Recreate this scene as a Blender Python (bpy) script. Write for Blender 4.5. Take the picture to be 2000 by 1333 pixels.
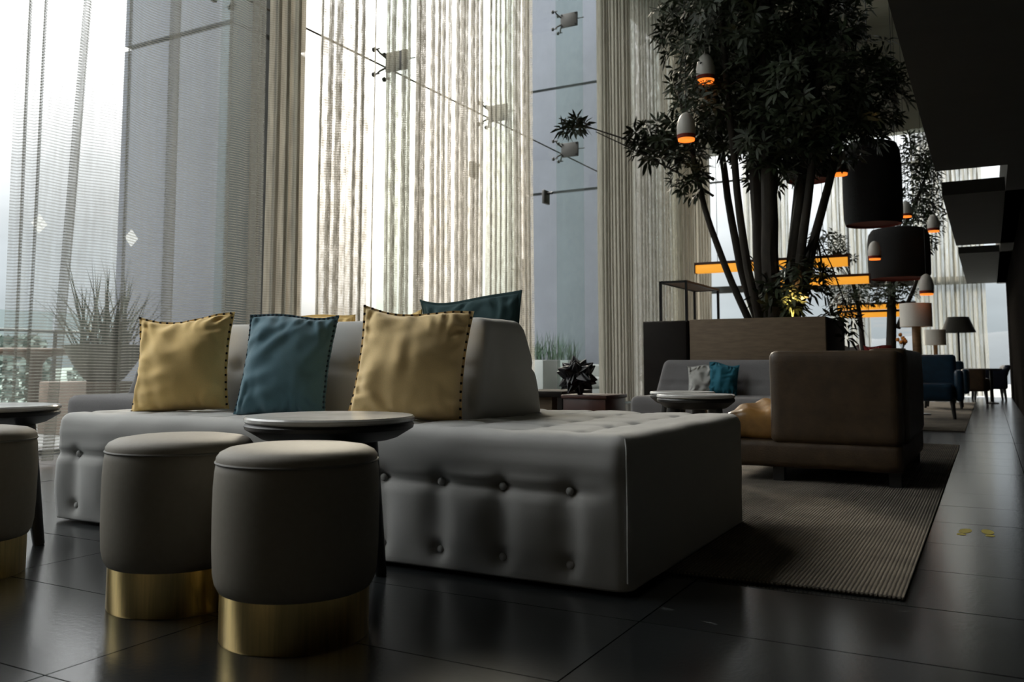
import bpy, bmesh, math, random
from mathutils import Vector, Matrix, noise
R = math.radians
PI = math.pi
random.seed(7)
sc = bpy.context.scene
for o in list(bpy.data.objects):
    bpy.data.objects.remove(o)

# ------------------------------------------------------------------ camera
CAM_H = 0.66
cd = bpy.data.cameras.new('camera')
cam = bpy.data.objects.new('camera', cd)
sc.collection.objects.link(cam)
cam.location = (0, 0, CAM_H)
cam.rotation_euler = (R(90 + 5.0), 0, R(28.641))
cd.sensor_width = 36.0
cd.lens = 36.0 * 1700 / 2000
cd.shift_y = -0.0516
cd.clip_start = 0.05
cd.clip_end = 600
cd.dof.use_dof = True
cd.dof.focus_distance = 3.3
cd.dof.aperture_fstop = 5.0
sc.camera = cam

# ------------------------------------------------------------------ view and light paths
sc.view_settings.view_transform = 'Standard'
sc.view_settings.look = 'None'
sc.view_settings.gamma = 1.0
sc.view_settings.use_curve_mapping = False
sc.view_settings.exposure = 0.38
sc.cycles.transparent_max_bounces = 24
sc.cycles.max_bounces = 6
sc.cycles.diffuse_bounces = 3
sc.cycles.use_light_tree = False
sc.cycles.caustics_reflective = False
sc.cycles.caustics_refractive = False

# ------------------------------------------------------------------ sky (bright hazy evening sky, brighter overhead)
SUN_AZ, SUN_EL = 36.0, 27.0          # degrees left of the hall's long axis, degrees above the horizon
sun_dir = Vector((-math.sin(R(SUN_AZ)) * math.cos(R(SUN_EL)), math.cos(R(SUN_AZ)) * math.cos(R(SUN_EL)), math.sin(R(SUN_EL))))
glow_dir = Vector((-math.sin(R(34)) * math.cos(R(12.5)), math.cos(R(34)) * math.cos(R(12.5)), math.sin(R(12.5))))
w = bpy.data.worlds.new('sky')
sc.world = w
w.use_nodes = True
nt = w.node_tree
nt.nodes.clear()
def wn(t, **k):
    n = nt.nodes.new(t)
    for a, b in k.items():
        setattr(n, a, b)
    return n
tc = wn('ShaderNodeTexCoord')
sep = wn('ShaderNodeSeparateXYZ')
nt.links.new(tc.outputs['Generated'], sep.inputs[0])
ramp = wn('ShaderNodeValToRGB')
nt.links.new(sep.outputs['Z'], ramp.inputs[0])
SKY_MAX = 6.0
stops = [(0.0, (.30, .34, .36)), (0.05, (.41, .455, .48)), (0.12, (.62, .67, .70)), (0.20, (.92, .95, .97)),
         (0.30, (1.75, 1.78, 1.80)), (0.55, (4.2, 4.2, 4.2)), (1.0, (5.9, 5.85, 5.8))]
el = ramp.color_ramp.elements
while len(el) < len(stops):
    el.new(0.5)
for e, (p, c) in zip(el, stops):
    e.position = p
    e.color = tuple(x / SKY_MAX for x in c) + (1,)
scale = wn('ShaderNodeVectorMath', operation='SCALE')
scale.inputs['Scale'].default_value = SKY_MAX
nt.links.new(ramp.outputs[0], scale.inputs[0])
cl_map = wn('ShaderNodeMapping')
cl_map.inputs['Scale'].default_value = (2.0, 2.0, 7.0)
nt.links.new(tc.outputs['Generated'], cl_map.inputs[0])
cl = wn('ShaderNodeTexNoise')
cl.inputs['Scale'].default_value = 1.6
cl.inputs['Detail'].default_value = 5
nt.links.new(cl_map.outputs[0], cl.inputs['Vector'])
clr = wn('ShaderNodeMapRange')
clr.inputs[1].default_value = 0.3
clr.inputs[2].default_value = 0.7
clr.inputs[3].default_value = 0.82
clr.inputs[4].default_value = 1.18
nt.links.new(cl.outputs['Fac'], clr.inputs[0])
cloudy = wn('ShaderNodeVectorMath', operation='SCALE')
nt.links.new(scale.outputs[0], cloudy.inputs[0])
nt.links.new(clr.outputs[0], cloudy.inputs['Scale'])
dot = wn('ShaderNodeVectorMath', operation='DOT_PRODUCT')
nt.links.new(tc.outputs['Generated'], dot.inputs[0])
dot.inputs[1].default_value = glow_dir
mx = wn('ShaderNodeMath', operation='MAXIMUM')
nt.links.new(dot.outputs['Value'], mx.inputs[0])
mx.inputs[1].default_value = 0
pw = wn('ShaderNodeMath', operation='POWER')
nt.links.new(mx.outputs[0], pw.inputs[0])
pw.inputs[1].default_value = 70
gl = wn('ShaderNodeVectorMath', operation='SCALE')
gl.inputs[0].default_value = (1.5, 1.22, 0.92)
nt.links.new(pw.outputs[0], gl.inputs['Scale'])
addv = wn('ShaderNodeVectorMath', operation='ADD')
nt.links.new(cloudy.outputs[0], addv.inputs[0])
nt.links.new(gl.outputs[0], addv.inputs[1])
bg = wn('ShaderNodeBackground')
bg.inputs['Strength'].default_value = 1.0
nt.links.new(addv.outputs[0], bg.inputs[0])
wo = wn('ShaderNodeOutputWorld')
nt.links.new(bg.outputs[0], wo.inputs[0])

sl = bpy.data.lights.new('sun', 'SUN')
sl.energy = 3.9
sl.angle = R(16)
sl.color = (1.0, 0.86, 0.68)
so = bpy.data.objects.new('sun', sl)
sc.collection.objects.link(so)
so.rotation_euler = sun_dir.to_track_quat('Z', 'Y').to_euler()
so.location = sun_dir * 60

# ------------------------------------------------------------------ materials
MATS = {}
def mat(name, col, rough=0.6, metal=0.0, nscale=0, namt=0.0, bump=0.0, bscale=None, emit=None, estr=0, stretch=(1, 1, 1), spec=0.5, coat=0, sheen=0):
    m = bpy.data.materials.new(name)
    m.use_nodes = True
    t = m.node_tree
    b = t.nodes['Principled BSDF']
    b.inputs['Base Color'].default_value = (*col, 1)
    b.inputs['Roughness'].default_value = rough
    b.inputs['Metallic'].default_value = metal
    b.inputs['Specular IOR Level'].default_value = spec
    b.inputs['Coat Weight'].default_value = coat
    if sheen:
        b.inputs['Sheen Weight'].default_value = sheen
        b.inputs['Sheen Roughness'].default_value = 0.5
    if emit:
        b.inputs['Emission Color'].default_value = (*emit, 1)
        b.inputs['Emission Strength'].default_value = estr
    if nscale:
        c = t.nodes.new('ShaderNodeTexCoord')
        mp = t.nodes.new('ShaderNodeMapping')
        mp.inputs['Scale'].default_value = stretch
        t.links.new(c.outputs['Object'], mp.inputs[0])
        n = t.nodes.new('ShaderNodeTexNoise')
        n.inputs['Scale'].default_value = nscale
        n.inputs['Detail'].default_value = 6
        n.inputs['Roughness'].default_value = 0.6
        t.links.new(mp.outputs[0], n.inputs['Vector'])
        r = t.nodes.new('ShaderNodeMapRange')
        r.inputs[1].default_value = 0.3
        r.inputs[2].default_value = 0.7
        r.inputs[3].default_value = 1 - namt
        r.inputs[4].default_value = 1 + namt
        t.links.new(n.outputs['Fac'], r.inputs[0])
        s = t.nodes.new('ShaderNodeVectorMath')
        s.operation = 'SCALE'
        s.inputs[0].default_value = col
        t.links.new(r.outputs[0], s.inputs['Scale'])
        t.links.new(s.outputs[0], b.inputs['Base Color'])
        if bump:
            n2 = n
            if bscale:
                n2 = t.nodes.new('ShaderNodeTexNoise')
                n2.inputs['Scale'].default_value = bscale
                n2.inputs['Detail'].default_value = 3
                t.links.new(mp.outputs[0], n2.inputs['Vector'])
            bp = t.nodes.new('ShaderNodeBump')
            bp.inputs['Strength'].default_value = bump
            bp.inputs['Distance'].default_value = 0.01
            t.links.new(n2.outputs['Fac'], bp.inputs['Height'])
            t.links.new(bp.outputs[0], b.inputs['Normal'])
    if emit:
        m.cycles.emission_sampling = 'NONE'
    MATS[name] = m
    return m

def stone_tile_mat():
    """dark polished stone with fine pale flecks, varied a little from tile to tile"""
    m = mat('dark stone tile', (.018, .02, .021), rough=.19, nscale=3.0, namt=.35, spec=.8)
    t = m.node_tree
    b = t.nodes['Principled BSDF']
    src = b.inputs['Base Color'].links[0].from_socket
    c = t.nodes.new('ShaderNodeNewGeometry')
    mp = t.nodes.new('ShaderNodeMapping')
    mp.inputs['Scale'].default_value = (9, 26, 1)
    mp.inputs['Rotation'].default_value = (0, 0, R(35))
    t.links.new(c.outputs['Position'], mp.inputs[0])
    n = t.nodes.new('ShaderNodeTexNoise')
    n.inputs['Scale'].default_value = 1.0
    n.inputs['Detail'].default_value = 4
    t.links.new(mp.outputs[0], n.inputs['Vector'])
    rr = t.nodes.new('ShaderNodeMapRange')
    rr.inputs[1].default_value = .70
    rr.inputs[2].default_value = .78
    t.links.new(n.outputs['Fac'], rr.inputs[0])
    mixc = t.nodes.new('ShaderNodeMix')
    mixc.data_type = 'RGBA'
    mixc.inputs[7].default_value = (.13, .14, .14, 1)
    t.links.new(rr.outputs[0], mixc.inputs[0])
    t.links.new(src, mixc.inputs[6])
    t.links.new(mixc.outputs[2], b.inputs['Base Color'])
    n3 = t.nodes.new('ShaderNodeTexNoise')
    n3.inputs['Scale'].default_value = 70
    n3.inputs['Detail'].default_value = 4
    t.links.new(c.outputs['Position'], n3.inputs['Vector'])
    bp = t.nodes.new('ShaderNodeBump')
    bp.inputs['Strength'].default_value = .08
    bp.inputs['Distance'].default_value = .003
    t.links.new(n3.outputs['Fac'], bp.inputs['Height'])
    t.links.new(bp.outputs[0], b.inputs['Normal'])
    return m

def rug_mat():
    m = mat('woven rug', (.34, .295, .23), rough=.95, nscale=4, namt=.3)
    t = m.node_tree
    b = t.nodes['Principled BSDF']
    c = t.nodes.new('ShaderNodeNewGeometry')
    out = []
    for ax, sc_ in (('X', 26), ('Y', 40)):
        wv = t.nodes.new('ShaderNodeTexWave')
        wv.bands_direction = ax
        wv.inputs['Scale'].default_value = sc_
        wv.inputs['Distortion'].default_value = 1.2
        wv.inputs['Detail'].default_value = 2
        wv.inputs['Detail Scale'].default_value = 1.5
        t.links.new(c.outputs['Position'], wv.inputs['Vector'])
        out.append(wv)
    ad = t.nodes.new('ShaderNodeMath')
    ad.operation = 'MULTIPLY'
    t.links.new(out[0].outputs['Fac'], ad.inputs[0])
    t.links.new(out[1].outputs['Fac'], ad.inputs[1])
    bp = t.nodes.new('ShaderNodeBump')
    bp.inputs['Strength'].default_value = 1.0
    bp.inputs['Distance'].default_value = .012
    t.links.new(ad.outputs[0], bp.inputs['Height'])
    t.links.new(bp.outputs[0], b.inputs['Normal'])
    src = b.inputs['Base Color'].links[0].from_socket
    mr = t.nodes.new('ShaderNodeMapRange')
    mr.inputs[3].default_value = .35
    mr.inputs[4].default_value = 1.25
    t.links.new(ad.outputs[0], mr.inputs[0])
    s = t.nodes.new('ShaderNodeVectorMath')
    s.operation = 'SCALE'
    t.links.new(src, s.inputs[0])
    t.links.new(mr.outputs[0], s.inputs['Scale'])
    t.links.new(s.outputs[0], b.inputs['Base Color'])
    return m

def glass_mat(name, tint, extra=0.0, rough=0.0):
    m = bpy.data.materials.new(name)
    m.use_nodes = True
    t = m.node_tree
    t.nodes.clear()
    o = t.nodes.new('ShaderNodeOutputMaterial')
    mixs = t.nodes.new('ShaderNodeMixShader')
    tr = t.nodes.new('ShaderNodeBsdfTransparent')
    tr.inputs[0].default_value = (*tint, 1)
    gs = t.nodes.new('ShaderNodeBsdfGlossy')
    gs.inputs['Roughness'].default_value = rough
    lw = t.nodes.new('ShaderNodeLayerWeight')       # Schlick reflectance, the same from both sides of the sheet
    lw.inputs['Blend'].default_value = 0.5
    fp = t.nodes.new('ShaderNodeMath'); fp.operation = 'POWER'; fp.inputs[1].default_value = 5.0
    t.links.new(lw.outputs['Facing'], fp.inputs[0])
    fr = t.nodes.new('ShaderNodeMath'); fr.operation = 'MULTIPLY_ADD'
    fr.inputs[1].default_value = .8; fr.inputs[2].default_value = .022
    t.links.new(fp.outputs[0], fr.inputs[0])
    t.links.new(fr.outputs[0], mixs.inputs[0])
    t.links.new(tr.outputs[0], mixs.inputs[1])
    t.links.new(gs.outputs[0], mixs.inputs[2])
    t.links.new(mixs.outputs[0], o.inputs[0])
    MATS[name] = m
    return m

def sheer_mat(name, col, base, thread, vary, trans=.55, period=.021, crinkle=2.0):
    """open-weave sheer: opacity follows the weft threads and the uneven warp; the UV map is in metres"""
    m = bpy.data.materials.new(name)
    m.use_nodes = True
    t = m.node_tree
    t.nodes.clear()
    N = t.nodes.new
    L = t.links.new
    o = N('ShaderNodeOutputMaterial')
    uv = N('ShaderNodeUVMap')
    sp = N('ShaderNodeSeparateXYZ')
    L(uv.outputs[0], sp.inputs[0])
    # weft
    nz = N('ShaderNodeTexNoise')
    nz.inputs['Scale'].default_value = 1.6
    nz.inputs['Detail'].default_value = 0
    L(uv.outputs[0], nz.inputs['Vector'])
    ma = N('ShaderNodeMath'); ma.operation = 'MULTIPLY_ADD'
    L(nz.outputs['Fac'], ma.inputs[0]); ma.inputs[1].default_value = .03
    L(sp.outputs['Y'], ma.inputs[2])
    mu = N('ShaderNodeMath'); mu.operation = 'MULTIPLY'
    L(ma.outputs[0], mu.inputs[0]); mu.inputs[1].default_value = 2 * PI / period
    sn = N('ShaderNodeMath'); sn.operation = 'SINE'
    L(mu.outputs[0], sn.inputs[0])
    th = N('ShaderNodeMapRange')
    th.inputs[1].default_value = -.2
    th.inputs[2].default_value = 1.0
    L(sn.outputs[0], th.inputs[0])
    thm = N('ShaderNodeMath'); thm.operation = 'MULTIPLY'
    L(th.outputs[0], thm.inputs[0]); thm.inputs[1].default_value = thread
    # warp / slub: long vertical streaks
    mp = N('ShaderNodeMapping')
    mp.inputs['Scale'].default_value = (24, crinkle, 1)
    L(uv.outputs[0], mp.inputs[0])
    n2 = N('ShaderNodeTexNoise')
    n2.inputs['Scale'].default_value = 1.0
    n2.inputs['Detail'].default_value = 2
    n2.inputs['Roughness'].default_value = .65
    L(mp.outputs[0], n2.inputs['Vector'])
    va = N('ShaderNodeMapRange')
    va.inputs[1].default_value = .32
    va.inputs[2].default_value = .68
    va.inputs[3].default_value = -vary
    va.inputs[4].default_value = vary
    va.clamp = True
    L(n2.outputs['Fac'], va.inputs[0])
    a1 = N('ShaderNodeMath'); a1.operation = 'ADD'
    L(thm.outputs[0], a1.inputs[0]); L(va.outputs[0], a1.inputs[1])
    a2 = N('ShaderNodeMath'); a2.operation = 'ADD'; a2.use_clamp = True
    L(a1.outputs[0], a2.inputs[0]); a2.inputs[1].default_value = base
    df = N('ShaderNodeBsdfDiffuse'); df.inputs[0].default_value = (*col, 1)
    tl = N('ShaderNodeBsdfTranslucent'); tl.inputs[0].default_value = (*col, 1)
    mf = N('ShaderNodeMixShader'); mf.inputs[0].default_value = trans
    L(df.outputs[0], mf.inputs[1]); L(tl.outputs[0], mf.inputs[2])
    tp = N('ShaderNodeBsdfTransparent')
    fin = N('ShaderNodeMixShader')
    L(a2.outputs[0], fin.inputs[0]); L(tp.outputs[0], fin.inputs[1]); L(mf.outputs[0], fin.inputs[2])
    L(fin.outputs[0], o.inputs[0])
    MATS[name] = m
    return m

stone_tile_mat(); rug_mat()
mat('grout', (.012, .012, .012), .8)
mat('hall plaster', (.30, .29, .24), .85, nscale=2, namt=.06)
mat('dark soffit', (.03, .03, .027), .8, nscale=5, namt=.1)
mat('warm wall', (.11, .10, .085), .8, nscale=3, namt=.1)
mat('dark panel', (.012, .011, .010), .9, nscale=4, namt=.2, stretch=(1, 1, 10), spec=0)
mat('steel frame', (.10, .105, .105), .45, .8)
mat('spider steel', (.085, .08, .072), .45, .3)
glass_mat('window glass', (.975, .982, .98))
glass_mat('fin glass', (.88, .93, .91))
glass_mat('balustrade glass', (.88, .92, .90))
sheer_mat('sheer open', (.38, .365, .32), .22, .44, .08, .5, .0205)
sheer_mat('sheer folded', (.50, .47, .41), .52, .22, .27, .5, .025, 5.0)
sheer_mat('sheer dense', (.46, .43, .365), .70, .2, .20, .48)
sheer_mat('sheer far', (.46, .46, .41), .52, .2, .34, .5)
mat('grey linen', (.45, .45, .435), .9, nscale=900, namt=.10, bump=.12, sheen=.15, stretch=(1, 1, 1))
mat('grey tweed', (.165, .16, .162), .92, nscale=350, namt=.22, bump=.25)
mat('taupe faux leather', (.26, .235, .192), .62, nscale=60, namt=.05, bump=.05, bscale=400)
mat('taupe piping', (.20, .19, .17), .55)
mat('brushed brass', (.92, .69, .29), .30, 1.0, nscale=90, namt=.15, stretch=(1, 1, .05))
mat('white marble', (.60, .60, .59), .16, nscale=5, namt=.28)
mat('black wood', (.012, .012, .012), .42, nscale=8, namt=.3, stretch=(1, 1, 6))
mat('mustard cotton', (.88, .62, .24), .9, nscale=500, namt=.10, bump=.12, sheen=.3)
mat('pale mustard cotton', (.90, .66, .31), .9, nscale=500, namt=.10, bump=.12, sheen=.3)
mat('teal cotton', (.085, .185, .235), .92, nscale=500, namt=.12, bump=.15, sheen=.3)
mat('dark teal cotton', (.02, .055, .06), .92, nscale=400, namt=.12, bump=.15)
mat('dark thread', (.035, .022, .012), .9)
mat('navy thread', (.02, .045, .07), .9)
mat('pale grey cotton', (.42, .42, .40), .92, nscale=400, namt=.1, bump=.1)
mat('petrol cotton', (.012, .13, .19), .85, nscale=400, namt=.1, bump=.1)
mat('red cotton', (.42, .06, .05), .9, nscale=300, namt=.1)
mat('brown leather', (.05, .03, .014), .45, nscale=12, namt=.3, bump=.15, bscale=120)
mat('tan leather', (.24, .125, .035), .30, nscale=9, namt=.3, bump=.3, bscale=14)
mat('blue leather', (.006, .026, .05), .35, nscale=14, namt=.25, bump=.12, bscale=90)
mat('navy leather', (.008, .013, .03), .45, nscale=14, namt=.25)
mat('oak veneer', (.16, .11, .066), .65, nscale=7, namt=.22, stretch=(1.2, 1.2, 9))
mat('dark veneer', (.014, .011, .009), .7, nscale=7, namt=.2, spec=.2)
mat('rust lacquer', (.055, .015, .009), .35, nscale=4, namt=.2)
mat('black metal', (.012, .012, .012), .4, .6)
mat('slat wood', (.20, .12, .07), .5, nscale=9, namt=.2, stretch=(8, 1, 1))
mat('lamp linen', (.78, .76, .70), .9, nscale=120, namt=.06)
mat('dark lamp cloth', (.04, .037, .03), .9, nscale=120, namt=.1)
mat('turned wood', (.27, .155, .07), .45, nscale=10, namt=.25, stretch=(1, 1, 5))
mat('white enamel', (.55, .53, .49), .4)
mat('orange enamel glowing', (.75, .20, .02), .5, emit=(1.0, .26, .03), estr=.8)
mat('bulb', (1, .8, .5), .4, emit=(1.0, .62, .3), estr=2)
mat('amber diffuser', (.7, .38, .06), .5, emit=(1.0, .40, .035), estr=.62)
mat('black lantern cloth', (.008, .008, .008), .95, nscale=80, namt=.3, bump=.5)
mat('red lining', (.22, .02, .008), .8)
mat('bark', (.028, .022, .016), .8, nscale=18, namt=.4, bump=.5, stretch=(1, 1, .4))
mat('leaf', (.026, .038, .017), .55, nscale=3, namt=.4)
mat('soil', (.015, .011, .008), .95, nscale=30, namt=.4)
mat('pillar stone', (.165, .18, .212), .75, nscale=2, namt=.06)
mat('pillar joint', (.05, .055, .06), .8)
mat('terrace stone', (.22, .225, .215), .8, nscale=3, namt=.1)
mat('outdoor wood', (.12, .085, .06), .6, nscale=6, namt=.3, stretch=(1, 8, 1))
mat('pot clay', (.055, .058, .04), .7, nscale=8, namt=.3)
mat('agave leaf', (.05, .07, .05), .55, nscale=4, namt=.3)
mat('reed leaf', (.035, .085, .045), .6, nscale=4, namt=.35)
mat('white planter', (.34, .365, .355), .6, nscale=3, namt=.05)
mat('outdoor cushion', (.26, .275, .26), .9)
mat('hazed far foliage', (.14, .165, .15), .9, nscale=1.2, namt=.35)  # pale sage tone: distance haze is put into the leaf colour
mat('hillside', (.18, .215, .20), .95, nscale=.08, namt=.25)  # distance haze is mixed into this pale green colour
mat('blue hill', (.032, .042, .05), .95, nscale=.05, namt=.15)
sheer_mat('white film', (.9, .9, .88), .55, .0, .0, .9)
mat('yellow film', (.36, .30, .06), .5)
mat('black star', (.010, .008, .012), .35, nscale=20, namt=.2)
mat('flower', (.55, .20, .02), .7, nscale=30, namt=.4)

# ------------------------------------------------------------------ mesh helpers
COL = sc.collection
def finish(name, bm, m, parent=None, smooth=True, loc=(0, 0, 0), rot=(0, 0, 0), sharp=40, kind=None):
    me = bpy.data.meshes.new(name)
    bmesh.ops.recalc_face_normals(bm, faces=bm.faces)
    bm.to_mesh(me)
    bm.free()
    me.materials.append(MATS[m])
    if smooth:
        for p in me.polygons:
            p.use_smooth = True
        me.set_sharp_from_angle(angle=R(sharp))
    o = bpy.data.objects.new(name, me)
    COL.objects.link(o)
    o.location = loc
    o.rotation_euler = rot
    if parent:
        o.parent = parent
    if kind:
        o['kind'] = kind
    return o
def share(name, src, parent, loc=(0, 0, 0), rot=(0, 0, 0), sca=(1, 1, 1)):
    o = bpy.data.objects.new(name, src.data)
    COL.objects.link(o)
    o.location = loc
    o.rotation_euler = rot
    o.scale = sca
    o.parent = parent
    return o
def thing(name, label, cat, loc=(0, 0, 0), rz=0, group=None):
    o = bpy.data.objects.new(name, None)
    o.empty_display_size = .1
    COL.objects.link(o)
    o.location = loc
    o.rotation_euler = (0, 0, rz)
    return tag(o, label, cat, group)
def tag(o, label, cat, group=None):
    o['label'] = label
    o['category'] = cat
    if group:
        o['group'] = group
    return o
def struct(o, label=None, cat=None):
    o['kind'] = 'structure'
    if label:
        o['label'] = label
    if cat:
        o['category'] = cat
    return o
def copy_tree(o, parent=None):
    c = o.copy()
    COL.objects.link(c)
    c.parent = parent
    for ch in list(o.children):
        copy_tree(ch, c)
    return c
def B():
    return bmesh.new()
def box(bm, x0, x1, y0, y1, z0, z1, bev=0, seg=2, M=None):
    r = bmesh.ops.create_cube(bm, size=1)
    vs = r['verts']
    for v in vs:
        v.co = Vector(((x0 + x1) / 2 + v.co.x * (x1 - x0), (y0 + y1) / 2 + v.co.y * (y1 - y0), (z0 + z1) / 2 + v.co.z * (z1 - z0)))
    if M is not None:
        for v in vs:
            v.co = M @ v.co
    if bev:
        es = list({e for v in vs for e in v.link_edges})
        bmesh.ops.bevel(bm, geom=es, offset=bev, segments=seg, profile=.5, affect='EDGES')
    return bm
def boxm(*a, **k):
    return box(B(), *a, **k)
def lathe(bm, prof, n=48, cx=0, cy=0, cz=0, cap=True):
    rings = []
    for r, z in prof:
        if r < 1e-5:
            rings.append([bm.verts.new((cx, cy, cz + z))])
        else:
            rings.append([bm.verts.new((cx + r * math.cos(2 * PI * i / n), cy + r * math.sin(2 * PI * i / n), cz + z)) for i in range(n)])
    for a, b in zip(rings, rings[1:]):
        if len(a) == 1 and len(b) == 1:
            continue
        for i in range(n):
            j = (i + 1) % n
            if len(a) == 1:
                bm.faces.new((a[0], b[i], b[j]))
            elif len(b) == 1:
                bm.faces.new((a[i], a[j], b[0]))
            else:
                bm.faces.new((a[i], a[j], b[j], b[i]))
    if cap:
        for rg in (rings[0], rings[-1]):
            if len(rg) > 1:
                bm.faces.new(rg)
    return bm
def tube(bm, pts, rad, n=8, cap=True):
    pts = [Vector(p) for p in pts]
    if not hasattr(rad, '__len__'):
        rad = [rad] * len(pts)
    rings = []
    up = Vector((0, 0, 1))
    prev = None
    for i, p in enumerate(pts):
        d = (pts[min(i + 1, len(pts) - 1)] - pts[max(i - 1, 0)]).normalized()
        if prev is None:
            a = d.orthogonal().normalized()
        else:
            a = (prev - d * prev.dot(d)).normalized()
        prev = a
        b = d.cross(a)
        rings.append([bm.verts.new(p + (a * math.cos(2 * PI * k / n) + b * math.sin(2 * PI * k / n)) * rad[i]) for k in range(n)])
    for a, b in zip(rings, rings[1:]):
        for k in range(n):
            j = (k + 1) % n
            bm.faces.new((a[k], a[j], b[j], b[k]))
    if cap:
        bm.faces.new(rings[0])
        bm.faces.new(rings[-1])
    return bm
def torus(bm, R0, r, z, n=64, k=6):
    vs = [[bm.verts.new(((R0 + r * math.cos(2 * PI * b / k)) * math.cos(2 * PI * a / n), (R0 + r * math.cos(2 * PI * b / k)) * math.sin(2 * PI * a / n), z + r * math.sin(2 * PI * b / k))) for b in range(k)] for a in range(n)]
    for a in range(n):
        for b in range(k):
            bm.faces.new((vs[a][b], vs[(a + 1) % n][b], vs[(a + 1) % n][(b + 1) % k], vs[a][(b + 1) % k]))
    return bm
def softbox(bm, lo, hi, r, step, disp=None, post=None):
    """finely gridded rounded box; disp(p, n) pushes along the normal, post(p) remaps"""
    lo, hi = Vector(lo), Vector(hi)
    size = hi - lo
    cnt = [max(2, int(round(size[k] / step))) for k in range(3)]
    cache = {}
    def vert(ix):
        if ix in cache:
            return cache[ix]
        p = Vector([lo[k] + size[k] * ix[k] / cnt[k] for k in range(3)])
        inner = Vector([min(max(p[k], lo[k] + r), hi[k] - r) for k in range(3)])
        d = p - inner
        n = d.normalized() if d.length > 1e-9 else Vector((0, 0, 1))
        q = inner + n * r
        if disp:
            q = q + n * disp(q, n)
        if post:
            q = post(q)
        cache[ix] = bm.verts.new(q)
        return cache[ix]
    for ax in range(3):
        a, b = [k for k in range(3) if k != ax]
        for side in (0, cnt[ax]):
            for i in range(cnt[a]):
                for j in range(cnt[b]):
                    quad = []
                    for di, dj in ((0, 0), (1, 0), (1, 1), (0, 1)):
                        ix = [0, 0, 0]
                        ix[ax] = side
                        ix[a] = i + di
                        ix[b] = j + dj
                        quad.append(vert(tuple(ix)))
                    bm.faces.new(quad)
    return bm

# ------------------------------------------------------------------ the hall
XG = -6.2           # glass line
XC = -5.5           # curtain line
YE = 20.0           # end wall
XR = 0.36           # dark wall on the right, far part
Y0 = -4.0
# floor: dark stone tiles
TX, TY, J = .975, .4875, .004
floor = struct(finish('floor', boxm(XG - .2, 2.2, Y0, YE + .4, -.12, -.006), 'grout', smooth=False))
tb = boxm(-TX / 2 + J / 2, TX / 2 - J / 2, -TY / 2 + J / 2, TY / 2 - J / 2, -.02, 0)
t0 = finish('floor_tile', tb, 'dark stone tile', floor, smooth=False)
first = True
ROW0 = 1.207 - 2 * TY
for k in range(0, 26):
    for c in range(-6, 3):
        xx, yy = c * TX - .33, ROW0 + (k + .5) * TY
        if c == 2 and k > 5:
            continue
        if first:
            t0.location = (xx, yy, 0)
            first = False
        else:
            share('floor_tile', t0, floor, (xx, yy, random.uniform(-.0006, 0)), (random.uniform(-.0008, .0008), random.uniform(-.0008, .0008), 0))
fb = B()
for k in range(26, 41):
    for c in range(-6, 3):
        xx, yy = c * TX - .33, ROW0 + (k + .5) * TY
        box(fb, xx - TX / 2 + .002, xx + TX / 2 - .002, yy - TY / 2 + .002, yy + TY / 2 - .002, -.02, 0)
for k in range(-8, 0):
    for c in range(-6, 3):
        xx, yy = c * TX - .33, ROW0 + (k + .5) * TY
        box(fb, xx - TX / 2 + .002, xx + TX / 2 - .002, yy - TY / 2 + .002, yy + TY / 2 - .002, -.02, 0)
finish('far_floor_tiles', fb, 'dark stone tile', floor, smooth=False, kind='stuff')

struct(finish('ceiling', boxm(XG - .2, 2.4, Y0 - .2, YE + .4, 8.0, 8.25), 'hall plaster', smooth=False))
struct(finish('wall_back', boxm(XG - .2, 2.4, Y0 - .2, Y0, 0, 8.0), 'warm wall', smooth=False))
struct(finish('wall_right', boxm(2.2, 2.4, Y0, 9.0, 0, 8.0), 'warm wall', smooth=False))
struct(finish('wall_corridor', boxm(XR, 2.2, 9.0, YE + .1, 0, 8.0), 'dark panel', smooth=False))
# low dark soffits over the walkway, with open slots between them
for i, (ya, yb, th_) in enumerate(((Y0, 8.05, .10), (9.25, 13.3, .13), (14.3, 19.75, .10))):
    struct(finish('trim_%d' % (i + 1), boxm(-.33, 2.2 if yb < 9 else XR, ya, yb, 2.28, 2.28 + th_), 'dark soffit', smooth=False))
# upper balcony front above the slots' right side
struct(finish('trim_4', boxm(.20, XR, 8.05, YE, 2.28, 2.9), 'dark soffit', smooth=False))

# end wall: solid above the glazing
struct(finish('wall_end', boxm(XG, XR, YE, YE + .3, 5.62, 8.0), 'hall plaster', smooth=False))

# left glass wall: panes, fins, point fixings
struct(finish('wall_left_blocker', boxm(XG - .1, XG + .1, Y0, -.81, 0, 8.0), 'dark panel', smooth=False))  # unseen solid stretch, added to cut window light on camera-facing sides
SPY = [-.8] + [5.64 + 2.4 * k for k in range(-2, 6)] + [YE]
SPZ = [0.0, 1.99, 4.19, 6.40, 8.0]
win = struct(finish('window_1', boxm(XG - .06, XG + .06, -.8, YE, -.004, .03), 'steel frame', smooth=False))
for a, b in zip(SPY, SPY[1:]):
    for i in range(4):
        z0_, z1_ = SPZ[i], SPZ[i + 1]
        if i == 0:
            continue
        if i == 1:
            z0_ = .03
        finish('pane', boxm(XG - .008, XG + .008, a + .006, b - .006, z0_ + .008, z1_ - .008), 'window glass', win, smooth=False)
for y in SPY[1:-1]:
    finish('glass_fin', boxm(-6.17, -5.68, y - .011, y + .011, 0.02, 8.0), 'fin glass', win, smooth=False)
# dark sealed edge of the door leaf beside the folded curtain
finish('door_seal', boxm(-6.172, -6.160, 6.125, 6.14, .03, 4.1), 'black metal', win, smooth=False)

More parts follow.
